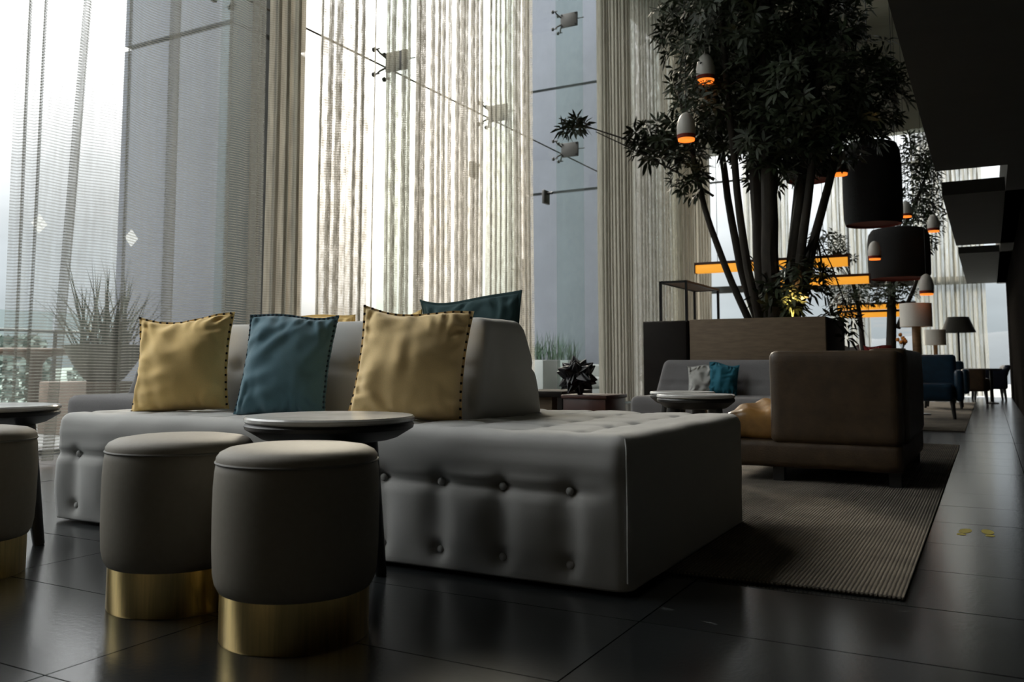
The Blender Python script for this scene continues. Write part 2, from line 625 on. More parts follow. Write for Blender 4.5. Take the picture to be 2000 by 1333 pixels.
end = struct(finish('window_2', boxm(XG, XR, YE - .02, YE + .06, 2.30, 2.46), 'steel frame', smooth=False))
for xa, xb in ((-6.2, -4.3), (-4.3, -2.4), (-2.4, -.55), (-.55, XR)):
    for za, zb in ((.02, 2.30), (2.46, 5.62)):
        finish('pane', boxm(xa + .02, xb - .02, YE + .005, YE + .02, za, zb), 'window glass', end, smooth=False)
for x in (-4.3, -2.4, -.55):
    finish('mullion', boxm(x - .025, x + .025, YE - .03, YE + .05, 0, 5.62), 'steel frame', end, smooth=False)
finish('transom', boxm(XG, XR, YE - .03, YE + .03, 4.9, 4.94), 'steel frame', end, smooth=False)

# ------------------------------------------------------------------ spider fixings
def spider(y, z, label):
    t = thing('glass_spider_fixing', label, 'bracket', (XG, y, z), 0, 'spider fixings of the glass wall')
    pb = boxm(.12, .43, -.018, .018, -.12, .12, bev=.012)
    finish('clamp_plate', pb, 'spider steel', t)
    for sy in (-1, 1):
        for sz in (-1, 1):
            b = B()
            tube(b, [(.14, 0, sz * .05), (.08, sy * .07, sz * .11), (.06, sy * .10, sz * .15)], [.014, .012, .012], 8)
            tube(b, [(.012, sy * .10, sz * .15), (.10, sy * .10, sz * .15)], .010, 8)
            arm = finish('arm', b, 'spider steel', t)
            d = B()
            tube(d, [(.008, sy * .10, sz * .15), (.03, sy * .10, sz * .15)], .03, 14)
            finish('disc', d, 'spider steel', arm)
    b = B()
    tube(b, [(.42, 0, .0), (.54, 0, .0)], .008, 6)
    finish('tie_rod', b, 'spider steel', t)
    for sz in (-1, 1):
        for xx in (.15, .40):
            b = B()
            tube(b, [(xx, -.03, sz * .095), (xx, .03, sz * .095)], .014, 8)
            finish('bolt', b, 'black metal', t)
    return t
spider(5.64, 4.19, 'steel spider fixing cut by the top edge, at the left of the glass wall')
spider(8.04, 4.19, 'largest grey spider fixing, behind the folded curtain above the teal pillow')
spider(10.44, 4.19, 'grey spider fixing behind the folded curtain, second along the lower cable')
spider(12.84, 4.19, 'lower steel spider fixing in the clear window gap between curtains')
spider(12.84, 6.40, 'upper steel spider fixing in the clear window gap between curtains')
spider(15.24, 4.19, 'spider fixing silhouetted behind the curtain left of the tree')
b = B()
tube(b, [(XG + .03, 3.0, 4.19), (XG + .03, YE, 4.19)], .012, 6)
tag(finish('tension_cable', b, 'spider steel'), 'thin steel cable running along the glass wall through the spider fixings', 'cable')
for y, lab in ((10.2, 'small dark patch fitting on the glass door behind the folded curtain'), (12.45, 'small dark patch fitting in the clear window gap, under the two spider fixings')):
    t = thing('door_patch_fitting', lab, 'bracket', (XG, y, 3.35), 0, 'patch fittings of the glass doors')
    finish('clamp_plate', boxm(.0, .05, -.10, .10, -.11, .11, bev=.01), 'spider steel', t)
    bb = B()
    tube(bb, [(.05, 0, .06), (.14, 0, .06)], .02, 8)
    finish('pivot', bb, 'black metal', t)
t = thing('door_pull_handle', 'tall twin pull handle on the glass door behind the curtain edge', 'handle', (XG + .02, 11.4, 0))
for dy in (-.10, .10):
    bb = B()
    tube(bb, [(.09, dy, .5), (.09, dy, 2.24)], .018, 8)
    finish('bar', bb, 'spider steel', t)
for zz in (.7, 2.05):
    bb = B()
    tube(bb, [(.09, -.28, zz), (.09, .10, zz)], .010, 6)
    finish('cross_rod', bb, 'spider steel', t)
for y, z, lab in ((4.758, 1.702, 'white diamond film marker on the glass in front of the stone pillar'), (3.958, 1.708, 'pale diamond film marker on the glass left of the leaning curtain fold')):
    b = B()
    for dy, dz in ((0, .035), (0, -.035), (.03, 0), (-.03, 0)):
        q = [(XG + .012, y + dy + a, z + dz + c) for a, c in ((.034, 0), (0, .04), (-.034, 0), (0, -.04))]
        q2 = [(XG + .010, *p[1:]) for p in q]
        v1 = [b.verts.new(p) for p in q]
        v2 = [b.verts.new(p) for p in q2]
        b.faces.new(v1); b.faces.new(v2[::-1])
        for i in range(4):
            b.faces.new((v1[i], v2[i], v2[(i + 1) % 4], v1[(i + 1) % 4]))
    tag(finish('window_marker', b, 'white film', smooth=False), lab, 'sticker', 'film markers on the glass')

# ------------------------------------------------------------------ curtains
def curtain(label, path, mname, z0=.03, z1=7.9, lean=None, group='sheer curtains along the glass wall', nz=14, seed=0):
    """path: plan polyline (x, y) walked along the cloth; lean(s, h) -> plan shift at height share h"""
    bm = B()
    uvl = bm.loops.layers.uv.new('UVMap')
    s = [0.0]
    for a, c in zip(path, path[1:]):
        s.append(s[-1] + math.hypot(c[0] - a[0], c[1] - a[1]))
    grid = []
    for k in range(nz + 1):
        h = k / nz
        row = []
        for i, (x, y) in enumerate(path):
            n = noise.noise(Vector((y * 2.1 + seed, h * 2.4, seed * 3.7)))
            n2 = noise.noise(Vector((y * 5 + seed, h * 3.2, 9.1 + seed)))
            dx, dy = (lean(y, h) if lean else (0, 0))
            row.append(bm.verts.new((x + .022 * n + dx, y + .012 * n2 + dy, z0 + (z1 - z0) * h)))
        grid.append(row)
    for k in range(nz):
        for i in range(len(path) - 1):
            f = bm.faces.new((grid[k][i], grid[k][i + 1], grid[k + 1][i + 1], grid[k + 1][i]))
            for l, (ii, kk) in zip(f.loops, ((i, k), (i + 1, k), (i + 1, k + 1), (i, k + 1))):
                l[uvl].uv = (s[ii], (z1 - z0) * kk / nz)
    o = finish('sheer_curtain', bm, mname, sharp=180)
    return tag(o, label, 'curtain', group)
def pleats(y0, y1, n, A=.07, Bk=.5, per=14, seed=0, x=XC, along='y', irr=.35):
    rr = random.Random(seed)
    pts = []
    L = y1 - y0
    ph = [rr.uniform(-irr, irr) for _ in range(n + 1)]
    am = [rr.uniform(.55, 1.25) for _ in range(n + 1)]
    for k in range(n * per + 1):
        t = k / per
        i = min(int(t), n - 1)
        fr = t - i
        p = ph[i] * (1 - fr) + ph[i + 1] * fr
        a = am[i] * (1 - fr) + am[i + 1] * fr
        ang = 2 * PI * t + p * 2
        yy = y0 + L * k / (n * per) + Bk * L / n * math.sin(2 * ang) * .5
        xx = x + A * a * math.sin(ang)
        pts.append((xx, yy) if along == 'y' else (yy, xx))
    return pts

# the wide, almost flat panel nearest the camera: a long gentle wave with a few tight doubled folds
def flat_panel():
    pts = []
    folds = [(3.36, .02), (3.46, .015), (3.66, .075), (4.05, .015), (4.47, .11), (5.0, .035), (5.25, .10), (5.36, .10)]
    y = 3.34
    ye = 5.47
    def wave(yy):
        return XC + .05 * math.sin(yy * 5.2) + .02 * math.sin(yy * 11 + 1)
    fi = 0
    while y < ye:
        pts.append((wave(y), y))
        if fi < len(folds) and y >= folds[fi][0]:
            wd = folds[fi][1]
            x0 = wave(y)
            for k in range(1, 7):
                pts.append((x0 + .02 + .025 * math.sin(PI * k / 6), y + wd * math.sin(PI * k / 12)))
            for k in range(1, 7):
                pts.append((x0 + .05 + .02 * math.sin(PI * k / 6), y + wd - wd * 1.05 * k / 6))
            y = y + wd * .9
            fi += 1
        y += .035
    return pts
def lean_a(y, h):
    k = max(0, 1 - abs(y - 3.70) / .26)
    return 0.0, (min(h, .6) * 7.87 - 2.1) * .058 * k
curtain('wide open-weave sheer curtain, nearly flat, at the left of the glass wall', flat_panel(), 'sheer open', lean=lean_a, seed=1, nz=18)
curtain('dense brown curtain fold hanging beside the dark door edge, above the teal pillow', pleats(5.60, 6.03, 3, .06, .5, seed=3), 'sheer dense', seed=2)
strips = [(6.21, 6.59, 3, 'first'), (6.70, 6.96, 2, 'second'), (7.06, 7.14, 1, 'third'), (7.27, 7.47, 2, 'fourth'), (7.53, 7.76, 2, 'fifth'), (7.82, 7.98, 2, 'sixth'),
          (8.10, 8.58, 4, 'seventh'), (8.64, 9.34, 6, 'eighth'), (9.42, 10.62, 9, 'ninth and widest')]
for i, (a, c, n, w_) in enumerate(strips):
    curtain('%s pale sheer curtain strip right of the dense brown curtain, behind the sofa' % w_, pleats(a, c, n, .05 if n > 1 else .03, .45, seed=20 + i), 'sheer folded', seed=4 + i)
curtain('dense beige curtain at the right edge of the clear window gap', pleats(13.05, 14.55, 10, .07, .5, seed=41), 'sheer dense', seed=15)
curtain('beige curtain behind the dark cabinet and the metal frame', pleats(14.6, 17.0, 12, .08, .4, seed=42), 'sheer folded', seed=16)
curtain('beige curtain in the far corner behind the tree stems', pleats(17.05, 19.5, 12, .08, .45, seed=43), 'sheer dense', seed=17)
EG = 'curtains along the far end wall'
curtain('beige end-wall curtain seen between the tree stems', pleats(-4.75, -3.75, 7, .06, .4, seed=51, x=YE - .2, along='x'), 'sheer far', z1=5.6, group=EG, seed=21)
curtain('pale end-wall curtain behind the amber linear lamps', pleats(-3.0, -2.15, 5, .06, .4, seed=52, x=YE - .2, along='x'), 'sheer far', z1=5.6, group=EG, seed=22)
curtain('striped end-wall curtain behind the table lamps at the end of the walkway', pleats(-1.3, -.02, 8, .06, .4, seed=53, x=YE - .2, along='x'), 'sheer far', z1=5.6, group=EG, seed=23)

# ------------------------------------------------------------------ terrace and land outside
struct(finish('terrace_floor', boxm(-12.3, XG - .2, -6, 34, -.15, -.02), 'terrace stone', smooth=False), 'pale stone terrace floor outside the glass wall', 'terrace')
struct(finish('terrace_floor', boxm(-6.4, 3, YE + .42, 34, -.15, -.02), 'terrace stone', smooth=False), 'pale stone terrace floor beyond the end wall', 'terrace')
def pillar(y0, y1, label):
    p = thing('stone_pillar', label, 'pillar')
    finish('core', boxm(-8.70, -7.05, y0 + .05, y1 - .05, -.02, 9.6), 'pillar joint', p, smooth=False)
    zs = [-.02, 4.345, 6.64, 9.6]
    for a, c in zip(zs, zs[1:]):
        g = .03
        finish('panel', boxm(-8.75, -7.0, y0, y0 + .05, a + g, c - g), 'pillar stone', p, smooth=False)
        finish('panel', boxm(-8.75, -7.0, y1 - .05, y1, a + g, c - g), 'pillar stone', p, smooth=False)
        finish('panel', boxm(-7.05, -7.0, y0 + .05, y1 - .05, a + g, c - g), 'pillar stone', p, smooth=False)
        finish('panel', boxm(-8.75, -8.70, y0 + .05, y1 - .05, a + g, c - g), 'pillar stone', p, smooth=False)
    struct(p)
    return p
pillar(6.54, 7.68, 'grey-blue stone pillar outside, behind the wide open-weave curtain')
pillar(16.66, 18.6, 'grey-blue stone pillar outside, behind the clear window gap')

# balustrade
t = thing('terrace_balustrade', 'glass terrace balustrade with a thin dark rail at the far left outside', 'railing', (-12.0, 0, 0))
b = B(); tube(b, [(0, -4, 1.14), (0, 32, 1.14)], .022, 8)
finish('rail', b, 'steel frame', t)
for k in range(9):
    y = -4 + k * 4.0
    finish('post', boxm(-.02, .02, y - .02, y + .02, -.02, 1.14), 'steel frame', t, smooth=False)
    if k < 8:
        finish('pane', boxm(-.008, .008, y + .05, y + 3.95, .05, 1.42), 'balustrade glass', t, smooth=False)
b = B(); torus(b, .06, .008, 0, 24, 6)
finish('ring', b, 'steel frame', t, loc=(.03, 7.62, 1.08), rot=(0, 0, 0))

# landscape
def ridge(name, label, x, y0, y1, zt, zb, depth, m, seed, along='y', amp=1.0):
    b = B()
    n, d = 60, 8
    rows = []
    for j in range(d + 1):
        row = []
        for i in range(n + 1):
            t_ = i / n
            yy = y0 + (y1 - y0) * t_
            f = math.sin(PI * .5 * j / d)
            hh = zb + (zt - zb) * f * (1 + .35 * amp * noise.noise(Vector((yy * .02, seed, 0))) + .12 * amp * noise.noise(Vector((yy * .1, seed + 3, j * .3))))
            xx = x - depth * j / d
            row.append(b.verts.new((xx, yy, hh) if along == 'y' else (yy, -xx, hh)))
        rows.append(row)
    for j in range(d):
        for i in range(n):
            b.faces.new((rows[j][i], rows[j][i + 1], rows[j + 1][i + 1], rows[j + 1][i]))
    o = finish(name, b, m)
    return struct(o, label, 'hill')
g = finish('ground', boxm(-500, 300, -300, 500, -9, -8.5), 'hillside', smooth=False)
struct(g, 'hazy green land far below the terrace', 'ground')
ridge('hill', 'hazy green hillside beyond the terrace balustrade at the left', -60, -60, 200, -1.0, -8, 60, 'hillside', 2)
ridge('hill', 'hazy blue hill beyond the far end wall', -140, -220, 160, 8.0, -8, 90, 'blue hill', 5, along='x', amp=.6)

def blob_tree(x, y, zb, hgt, rad, label, seed):
    t = thing('distant_tree', label, 'tree', (x, y, zb), 0, 'trees beyond the terrace')
    b = B()
    tube(b, [(0, 0, 0), (.1, .05, hgt * .35), (0, 0, hgt * .7)], [.22, .17, .08], 7)
    finish('trunk', b, 'bark', t)
    b = B()
    rr = random.Random(seed)
    for k in range(3200):
        a = rr.uniform(0, 2 * PI)
        zz = rr.uniform(.22, 1.0)
        lump = 1 + .28 * noise.noise(Vector((math.cos(a) * 1.7, math.sin(a) * 1.7, zz * 5 + seed)))
        rad_here = rad * lump * math.sqrt(max(0.02, 1 - ((zz - .55) / .48) ** 2)) * rr.uniform(.55, 1.0)
        c = Vector((rad_here * math.cos(a), rad_here * math.sin(a), hgt * zz * (.92 + .08 * lump)))
        e1 = Vector((rr.uniform(-1, 1), rr.uniform(-1, 1), rr.uniform(-1, 1))).normalized() * rr.uniform(.10, .24)
        e2 = e1.orthogonal().normalized() * rr.uniform(.06, .14)
        b.faces.new([b.verts.new(c + q) for q in (e1, e2, -e1, -e2)])
    finish('crown', b, 'hazed far foliage', t, smooth=False)
    return t
for i, (dx, dy, hh, rr_, lab) in enumerate(((-30, 12.3, 9.2, 2.2, 'hazy tree at the far left edge, outside beyond the rail'), (-30.5, 18.4, 9.6, 2.5, 'hazy round tree outside behind the leaning curtain fold'),
                                            (-36, 26.5, 8.9, 2.3, 'hazy tree outside, just left of the agave plant'), (-27, 23.9, 8.2, 2.2, 'low hazy tree outside behind the agave plant'))):
    blob_tree(dx, dy, -8, hh, rr_, lab, 60 + i)

# outdoor table
t = thing('outdoor_table', 'large round wooden table outside on the terrace, seen through the sheer curtain', 'table', (-10.1, 6.5, 0))
b = B(); lathe(b, [(0, .78), (1.12, .78), (1.16, .80), (1.16, .825), (1.14, .84), (0, .84)], 56)
finish('table_top', b, 'outdoor wood', t)
b = B(); lathe(b, [(0, -.02), (.42, -.02), (.42, .02), (.10, .06), (.075, .2), (.075, .66), (.13, .74), (.34, .78), (0, .78)], 28)
finish('pedestal', b, 'outdoor wood', t)
# planter box with potted agave
tag(finish('wooden_platform', boxm(-.36, .36, -.36, .36, -.02, .49, bev=.01), 'outdoor wood', loc=(-7.84, 5.68, 0)), 'wooden block outside carrying the agave pot', 'platform')
def blade(bm, base, az, tilt, length, wid, droop, seg=6):
    pts = []
    d = Vector((math.cos(az) * math.sin(tilt), math.sin(az) * math.sin(tilt), math.cos(tilt)))
    side = Vector((-math.sin(az), math.cos(az), 0))
    p = Vector(base)
    prev = None
    for k in range(seg + 1):
        t_ = k / seg
        wk = wid * (1 - t_ ** 1.6) * (.6 + .4 * min(1, t_ * 4)) + .001
        a = bm.verts.new(p - side * wk)
        m_ = bm.verts.new(p - d.cross(side) * wk * .5)
        c = bm.verts.new(p + side * wk)
        if prev:
            bm.faces.new((prev[0], prev[1], m_, a))
            bm.faces.new((prev[1], prev[2], c, m_))
        prev = (a, m_, c)
        d = (d + Vector((0, 0, -droop / seg))).normalized()
        p = p + d * length / seg
t = thing('potted_agave', 'spiky agave in a dark bowl-shaped pot outside, behind the left yellow pillow', 'plant', (-7.80, 5.74, .49))
b = B(); lathe(b, [(0, 0), (.15, 0), (.19, .03), (.29, .17), (.36, .30), (.39, .36), (.36, .36), (.33, .30), (0, .29)], 36)
finish('pot', b, 'pot clay', t)
rr = random.Random(5)
for k in range(90):
    b = B()
    az = rr.uniform(0, 2 * PI)
    tl = rr.uniform(.05, .95)
    blade(b, (rr.uniform(-.2, .2), rr.uniform(-.2, .2), .28), az, tl, rr.uniform(.55, 1.0), rr.uniform(.010, .020), rr.uniform(.0, .3))
    finish('leaf', b, 'agave leaf', t)
# reeds in white planters, seen through the clear gap
for i, (x, y, lab) in enumerate(((-7.55, 14.85, 'white planter box of reeds outside, left in the clear window gap'), (-7.55, 15.95, 'white planter box of reeds outside, right in the clear window gap'))):
    t = thing('reed_planter', lab, 'planter', (x, y, 0), 0, 'white reed planters outside')
    finish('box', boxm(-.3, .3, -.38, .38, -.02, .74, bev=.012), 'white planter', t)
    finish('soil', boxm(-.26, .26, -.34, .34, .73, .745), 'soil', t, smooth=False)
    rr = random.Random(80 + i)
    for k in range(90):
        b = B()
        blade(b, (rr.uniform(-.24, .24), rr.uniform(-.32, .32), .74), rr.uniform(0, 2 * PI), rr.uniform(.03, .55), rr.uniform(.25, .62), rr.uniform(.006, .013), rr.uniform(0, .5), 5)
        finish('leaf', b, 'reed leaf', t)
t = thing('outdoor_lounge_chair', 'white cushioned lounge chair outside behind the black star', 'chair', (-6.78, 15.98, 0), R(0))
finish('seat', boxm(-.4, .4, -.75, -.1, .2, .42, bev=.06, seg=3), 'outdoor cushion', t)
finish('backrest', boxm(-.4, .4, -.12, .06, .22, .66, bev=.05, seg=3), 'outdoor cushion', t)
finish('base', boxm(-.42, .42, -.72, .08, 0, .2, bev=.01), 'white planter', t)

# ------------------------------------------------------------------ double-sided sofa
SX0, SX1, SY0, SY1, SZ = -3.52, -.918, 2.37, 3.70, .455
BTN_X = [-1.105 - .2275 * k for k in range(11)]
ROWZ = (.285, .072)
def sofa_disp(p, n):
    d = 0.0
    if n.y < -.5:
        wgt = min(1, max(0, (-n.y - .5) * 2))
        fx = (p.x + 1.105) / .2275
        dx = (fx - round(fx)) * .2275
        inside = 1.0 if -3.5 < p.x < -1.0 else .4
        edge = max(0.0, 1 - max(0, p.x + 1.06) / .1)
        puff = .019 * (1 - math.exp(-(dx / .05) ** 2))
        band = 1 / (1 + math.exp((p.z - .30) / .016)) * 1 / (1 + math.exp((.05 - p.z) / .02))
        d += edge * wgt * puff * band * (0.75 + .25 * math.sin(PI * min(1, max(0, (p.z - .072) / .213))))
        sag = .004 * math.sin(PI * fx) ** 2
        d -= edge * wgt * .017 * math.exp(-((p.z - .287 + sag) / .014) ** 2)
        for rz in ROWZ:
            d -= edge * wgt * .020 * math.exp(-(dx * dx + (p.z - rz) ** 2) / .022 ** 2)
        d += wgt * .012 * math.exp(-((p.z - .37) / .05) ** 2) * (.6 + .4 * noise.noise(Vector((p.x * 3, p.z * 6, 2))))
        d += wgt * .005 * noise.noise(Vector((p.x * 2.2, p.z * 22, 4))) * (1 if p.z > .28 else .2)
    if n.z > .5:
        fx = (p.x + 1.105) / .2275
        fy = (p.y - 2.50) / .2275
        dx = (fx - round(fx)) * .2275
        dy = (fy - round(fy)) * .2275
        d -= .016 * math.exp(-(dx * dx + dy * dy) / .032 ** 2) * (1 if p.y > 2.44 and p.x < -1.0 else 0)
        d -= .006 * (math.exp(-(dx / .02) ** 2) + math.exp(-(dy / .02) ** 2)) * (1 if p.y > 2.44 and p.x < -1.0 else .2)
        d += .006 * noise.noise(Vector((p.x * 4, p.y * 4, 1)))
    d += .003 * noise.noise(p * 6)
    return d
t = thing('island_sofa', 'long pale grey tufted double-sided sofa with a central backrest, in the foreground', 'sofa')
b = B(); softbox(b, (SX0, SY0, -.03), (SX1, SY1, SZ), .045, .0165, sofa_disp, lambda p: Vector((p.x, p.y, max(p.z, .014))))
body = finish('seat_base', b, 'grey linen', t, sharp=180)
for x in (-3.3, -2.2, -1.1):
    for y in (2.6, 3.45):
        finish('foot', boxm(x - .04, x + .04, y - .04, y + .04, 0 if y < 2.7 else .012, .016), 'black wood', t, smooth=False)
def back_post(p):
    h = (p.z - .42) / .42
    mid = 3.09
    k = 1 - .42 * max(0, h)
    xr = -1.70
    q = Vector((p.x, mid + (p.y - mid) * k, p.z))
    q.x = p.x - .035 * max(0, h) * max(0, (p.x + 2.0) / .3) if p.x > -2.0 else p.x
    return q
def back_disp(p, n):
    d = .003 * noise.noise(p * 5)
    if abs(n.y) > .5:
        d -= .012 * math.exp(-((p.z - .645) / .016) ** 2)
        fx = (p.x + 1.96) / .34
        dx = (fx - round(fx)) * .34
        d -= .02 * math.exp(-(dx * dx + (p.z - .645) ** 2) / .04 ** 2)
        d += .014 * math.sin(PI * max(0, min(1, (p.z - .45) / .39)))
    return d
b = B(); softbox(b, (SX0 + .08, 2.82, .42), (-1.685, 3.39, .845), .05, .02, back_disp, back_post)
finish('backrest', b, 'grey linen', t, sharp=180)
bb = B()
r_ = bmesh.ops.create_uvsphere(bb, u_segments=10, v_segments=6, radius=.013)
for v in r_['verts']:
    v.co.y *= .55
b0 = None
for x in BTN_X:
    for z in ROWZ:
        if b0 is None:
            b0 = finish('button', bb, 'grey linen', t, loc=(x, SY0 + .012, z))
        else:
            share('button', b0, t, (x, SY0 + .012, z))
b = B(); tube(b, [(SX1 - .006, SY0 + .008, .04), (SX1 - .004, SY0 + .006, .25), (SX1 - .006, SY0 + .008, .42), (SX1 - .012, SY0 + .014, .446)], .004, 6)
finish('piping', b, 'grey linen', t)

# ------------------------------------------------------------------ pillows
def pillow(name, label, loc, rz, tilt, w, h, T, m, trim, thread, seed, group=None, roll=0, pinch=.07, dots=True):
    t = thing(name, label, 'pillow', loc, 0, group)
    t.rotation_euler = (0, 0, 0)
    Mx = Matrix.Rotation(rz, 4, 'Z') @ Matrix.Rotation(-tilt, 4, 'X') @ Matrix.Rotation(roll, 4, 'Y')
    N = 44
    def outline(s, q):
        x = s * w / 2 * (1 - pinch * (1 - q * q) * abs(s))
        z = q * h / 2 * (1 - (pinch if q > 0 else .012) * (1 - s * s) * abs(q))
        # top edge sags unevenly
        z -= .02 * max(0, q) * math.cos(s * 1.6 + seed) * (1 - s * s) * 1.0
        return x, z
    def P(s, q, f):
        x, z = outline(s, q)
        e = max(0.0, (1 - s * s) * (1 - q * q))
        th = T / 2 * e ** .5 * (1 + .25 * (-q)) * 1.25
        wr = noise.noise(Vector((s * 2.3 + seed, q * 2.3, seed * 1.7 + f)))
        edge = (1 - e) ** 2 * min(1, e * 12)
        wr2 = math.sin((s * 9 + 3 * noise.noise(Vector((s * 2, q * 2, seed)))) * 2.2) * edge * abs(q) * .010
        wr3 = math.sin((q * 8 + 3 * noise.noise(Vector((s * 2, q * 2, seed + 5)))) * 2.2) * edge * abs(s) * .008
        ang = seed * 1.3
        cr = math.sin((s * math.cos(ang) + q * math.sin(ang)) * 13 + 5 * noise.noise(Vector((s * 1.2, q * 1.2, seed)))) * .009 * min(1, e * 3) * max(0, noise.noise(Vector((s * 1.1, q * 1.1, seed + 8))) + .25)
        y = -f * (th + wr * .016 * min(1, e * 4) + wr2 + wr3 + cr)
        return Vector((x, y, z))
    base = h / 2 * math.cos(tilt)
    b = B()
    vf = {}
    for f in (1, -1):
        for i in range(N + 1):
            for j in range(N + 1):
                s, q = -1 + 2 * i / N, -1 + 2 * j / N
                s = math.copysign(1 - (1 - abs(s)) ** 1.3, s)
                q = math.copysign(1 - (1 - abs(q)) ** 1.3, q)
                brd = i in (0, N) or j in (0, N)
                if brd and f == -1:
                    vf[(f, i, j)] = vf[(1, i, j)]
                else:
                    p = P(s, q, f)
                    if brd:
                        p.y = 0
                    vf[(f, i, j)] = b.verts.new(Mx @ p)
        for i in range(N):
            for j in range(N):
                b.faces.new((vf[(f, i, j)], vf[(f, i + 1, j)], vf[(f, i + 1, j + 1)], vf[(f, i, j + 1)]))
    cov = finish('cover', b, m, t, sharp=180)
    # flat trim round the edge with dark cross-stitches
    ring = []
    n = 40
    for e_ in range(4):
        for k in range(n):
            a = -1 + 2 * k / n
            ring.append({0: (a, -1), 1: (1, a), 2: (-a, 1), 3: (-1, -a)}[e_])
    b = B()
    inn, out = [], []
    for s, q in ring:
        x, z = outline(s, q)
        L_ = 1 + .042
        Lz = L_ if q > -.9 else 1.0
        wob = .006 * noise.noise(Vector((s * 4, q * 4, seed)))
        inn.append((b.verts.new(Mx @ Vector((x * .985, -.004, z * .985))), b.verts.new(Mx @ Vector((x * .985, .004, z * .985)))))
        out.append((b.verts.new(Mx @ Vector((x * L_, -.003 + wob, z * Lz))), b.verts.new(Mx @ Vector((x * L_, .003 + wob, z * Lz)))))
    K = len(ring)
    for k in range(K):
        j = (k + 1) % K
        b.faces.new((inn[k][0], inn[j][0], out[j][0], out[k][0]))
        b.faces.new((inn[k][1], inn[j][1], out[j][1], out[k][1]))
        b.faces.new((out[k][0], out[j][0], out[j][1], out[k][1]))
        b.faces.new((inn[k][0], inn[j][0], inn[j][1], inn[k][1]))
    tr = finish('trim', b, trim, t)
    if dots:
        b = B()
        for k in range(0, K, 2 if thread != 'dark thread' else 3):
            s, q = ring[k]
            if q < -.95:
                continue
            x, z = outline(s, q)
            wob = .006 * noise.noise(Vector((s * 4, q * 4, seed))) * .5
            for f in (-1, 1):
                box(b, x * 1.013 - .0042, x * 1.013 + .0042, f * .005 - .002 + wob, f * .005 + .002 + wob, z * 1.013 - .0042, z * 1.013 + .0042, M=Mx)
        o = finish('stitching', b, thread, tr, smooth=False)
        o['kind'] = 'stuff'
    # seat the pillow: lift so that its lowest point touches the seat
    lo = min((v.co.z for v in cov.data.vertices))
    t.location.z = loc[2] - lo - .006
    return t
SEAT = .452
PG = 'pillows on the front of the double-sided sofa'
pillow('square_pillow', 'mustard pillow with dark-stitched trim, leftmost on the double-sided sofa', (-3.135, 2.70, SEAT), R(26), R(13), .42, .43, .18, 'mustard cotton', 'mustard cotton', 'dark thread', 1.0, PG, roll=R(-3), pinch=.09)
pillow('square_pillow', 'blue-grey pillow between the two mustard pillows on the double-sided sofa', (-2.565, 2.74, SEAT), R(18), R(15), .385, .425, .16, 'teal cotton', 'teal cotton', 'navy thread', 4.0, PG, roll=R(1))
pillow('square_pillow', 'creased pale mustard pillow nearest the right end of the sofa backrest', (-1.905, 2.70, SEAT), R(24), R(14), .415, .42, .19, 'pale mustard cotton', 'pale mustard cotton', 'dark thread', 7.3, PG, roll=R(4))
PG2 = 'pillows on the rear side of the double-sided sofa'
pillow('square_pillow', 'dark green pillow peeking over the right end of the sofa backrest', (-2.10, 3.47, .455), R(-4), R(-5), .56, .515, .15, 'dark teal cotton', 'dark teal cotton', 'navy thread', 2.2, PG2, dots=False, pinch=.12, roll=R(-2))
pillow('square_pillow', 'mustard pillow corner peeking above the sofa back, right of the blue-grey pillow', (-3.02, 3.47, .455), R(8), R(-6), .42, .455, .15, 'mustard cotton', 'mustard cotton', 'dark thread', 3.1, PG2, dots=False)
pillow('square_pillow', 'mustard pillow rim peeking behind the creased pale mustard pillow', (-2.545, 3.47, .455), R(-6), R(-6), .36, .465, .15, 'mustard cotton', 'mustard cotton', 'dark thread', 5.6, PG2, dots=False)

# ------------------------------------------------------------------ round stools
def stool(loc, label):
    t = thing('round_stool', label, 'stool', loc, 0, 'round stools with brass bases')
    b = B(); lathe(b, [(0, 0), (.178, 0), (.18, .004), (.18, .125), (0, .125)], 72)
    finish('brass_base', b, 'brushed brass', t, sharp=30)
    b = B(); lathe(b, [(0, .112), (.172, .112), (.184, .118), (.193, .135), (.198, .16), (.201, .22), (.202, .30), (.2015, .36), (.199, .40), (.196, .418), (.190, .424), (0, .424)], 72)
    finish('body', b, 'taupe faux leather', t, sharp=60)
    b = B(); lathe(b, [(0, .42), (.190, .42), (.197, .424), (.196, .434), (.188, .445), (.170, .454), (.13, .460), (.07, .463), (0, .464)], 72)
    finish('seat', b, 'taupe faux leather', t, sharp=60)
    b = B(); torus(b, .1965, .0035, .422, 72, 6)
    finish('piping', b, 'taupe piping', t)
    return t
stool((-1.528, 1.682, 0), 'nearest taupe stool with brass base, in the middle foreground')
stool((-2.02, 1.742, 0), 'taupe stool with brass base, second from the left, partly behind the nearest one')
stool((-2.875, 1.635, 0), 'taupe stool with brass base cut off by the left edge of the photo')

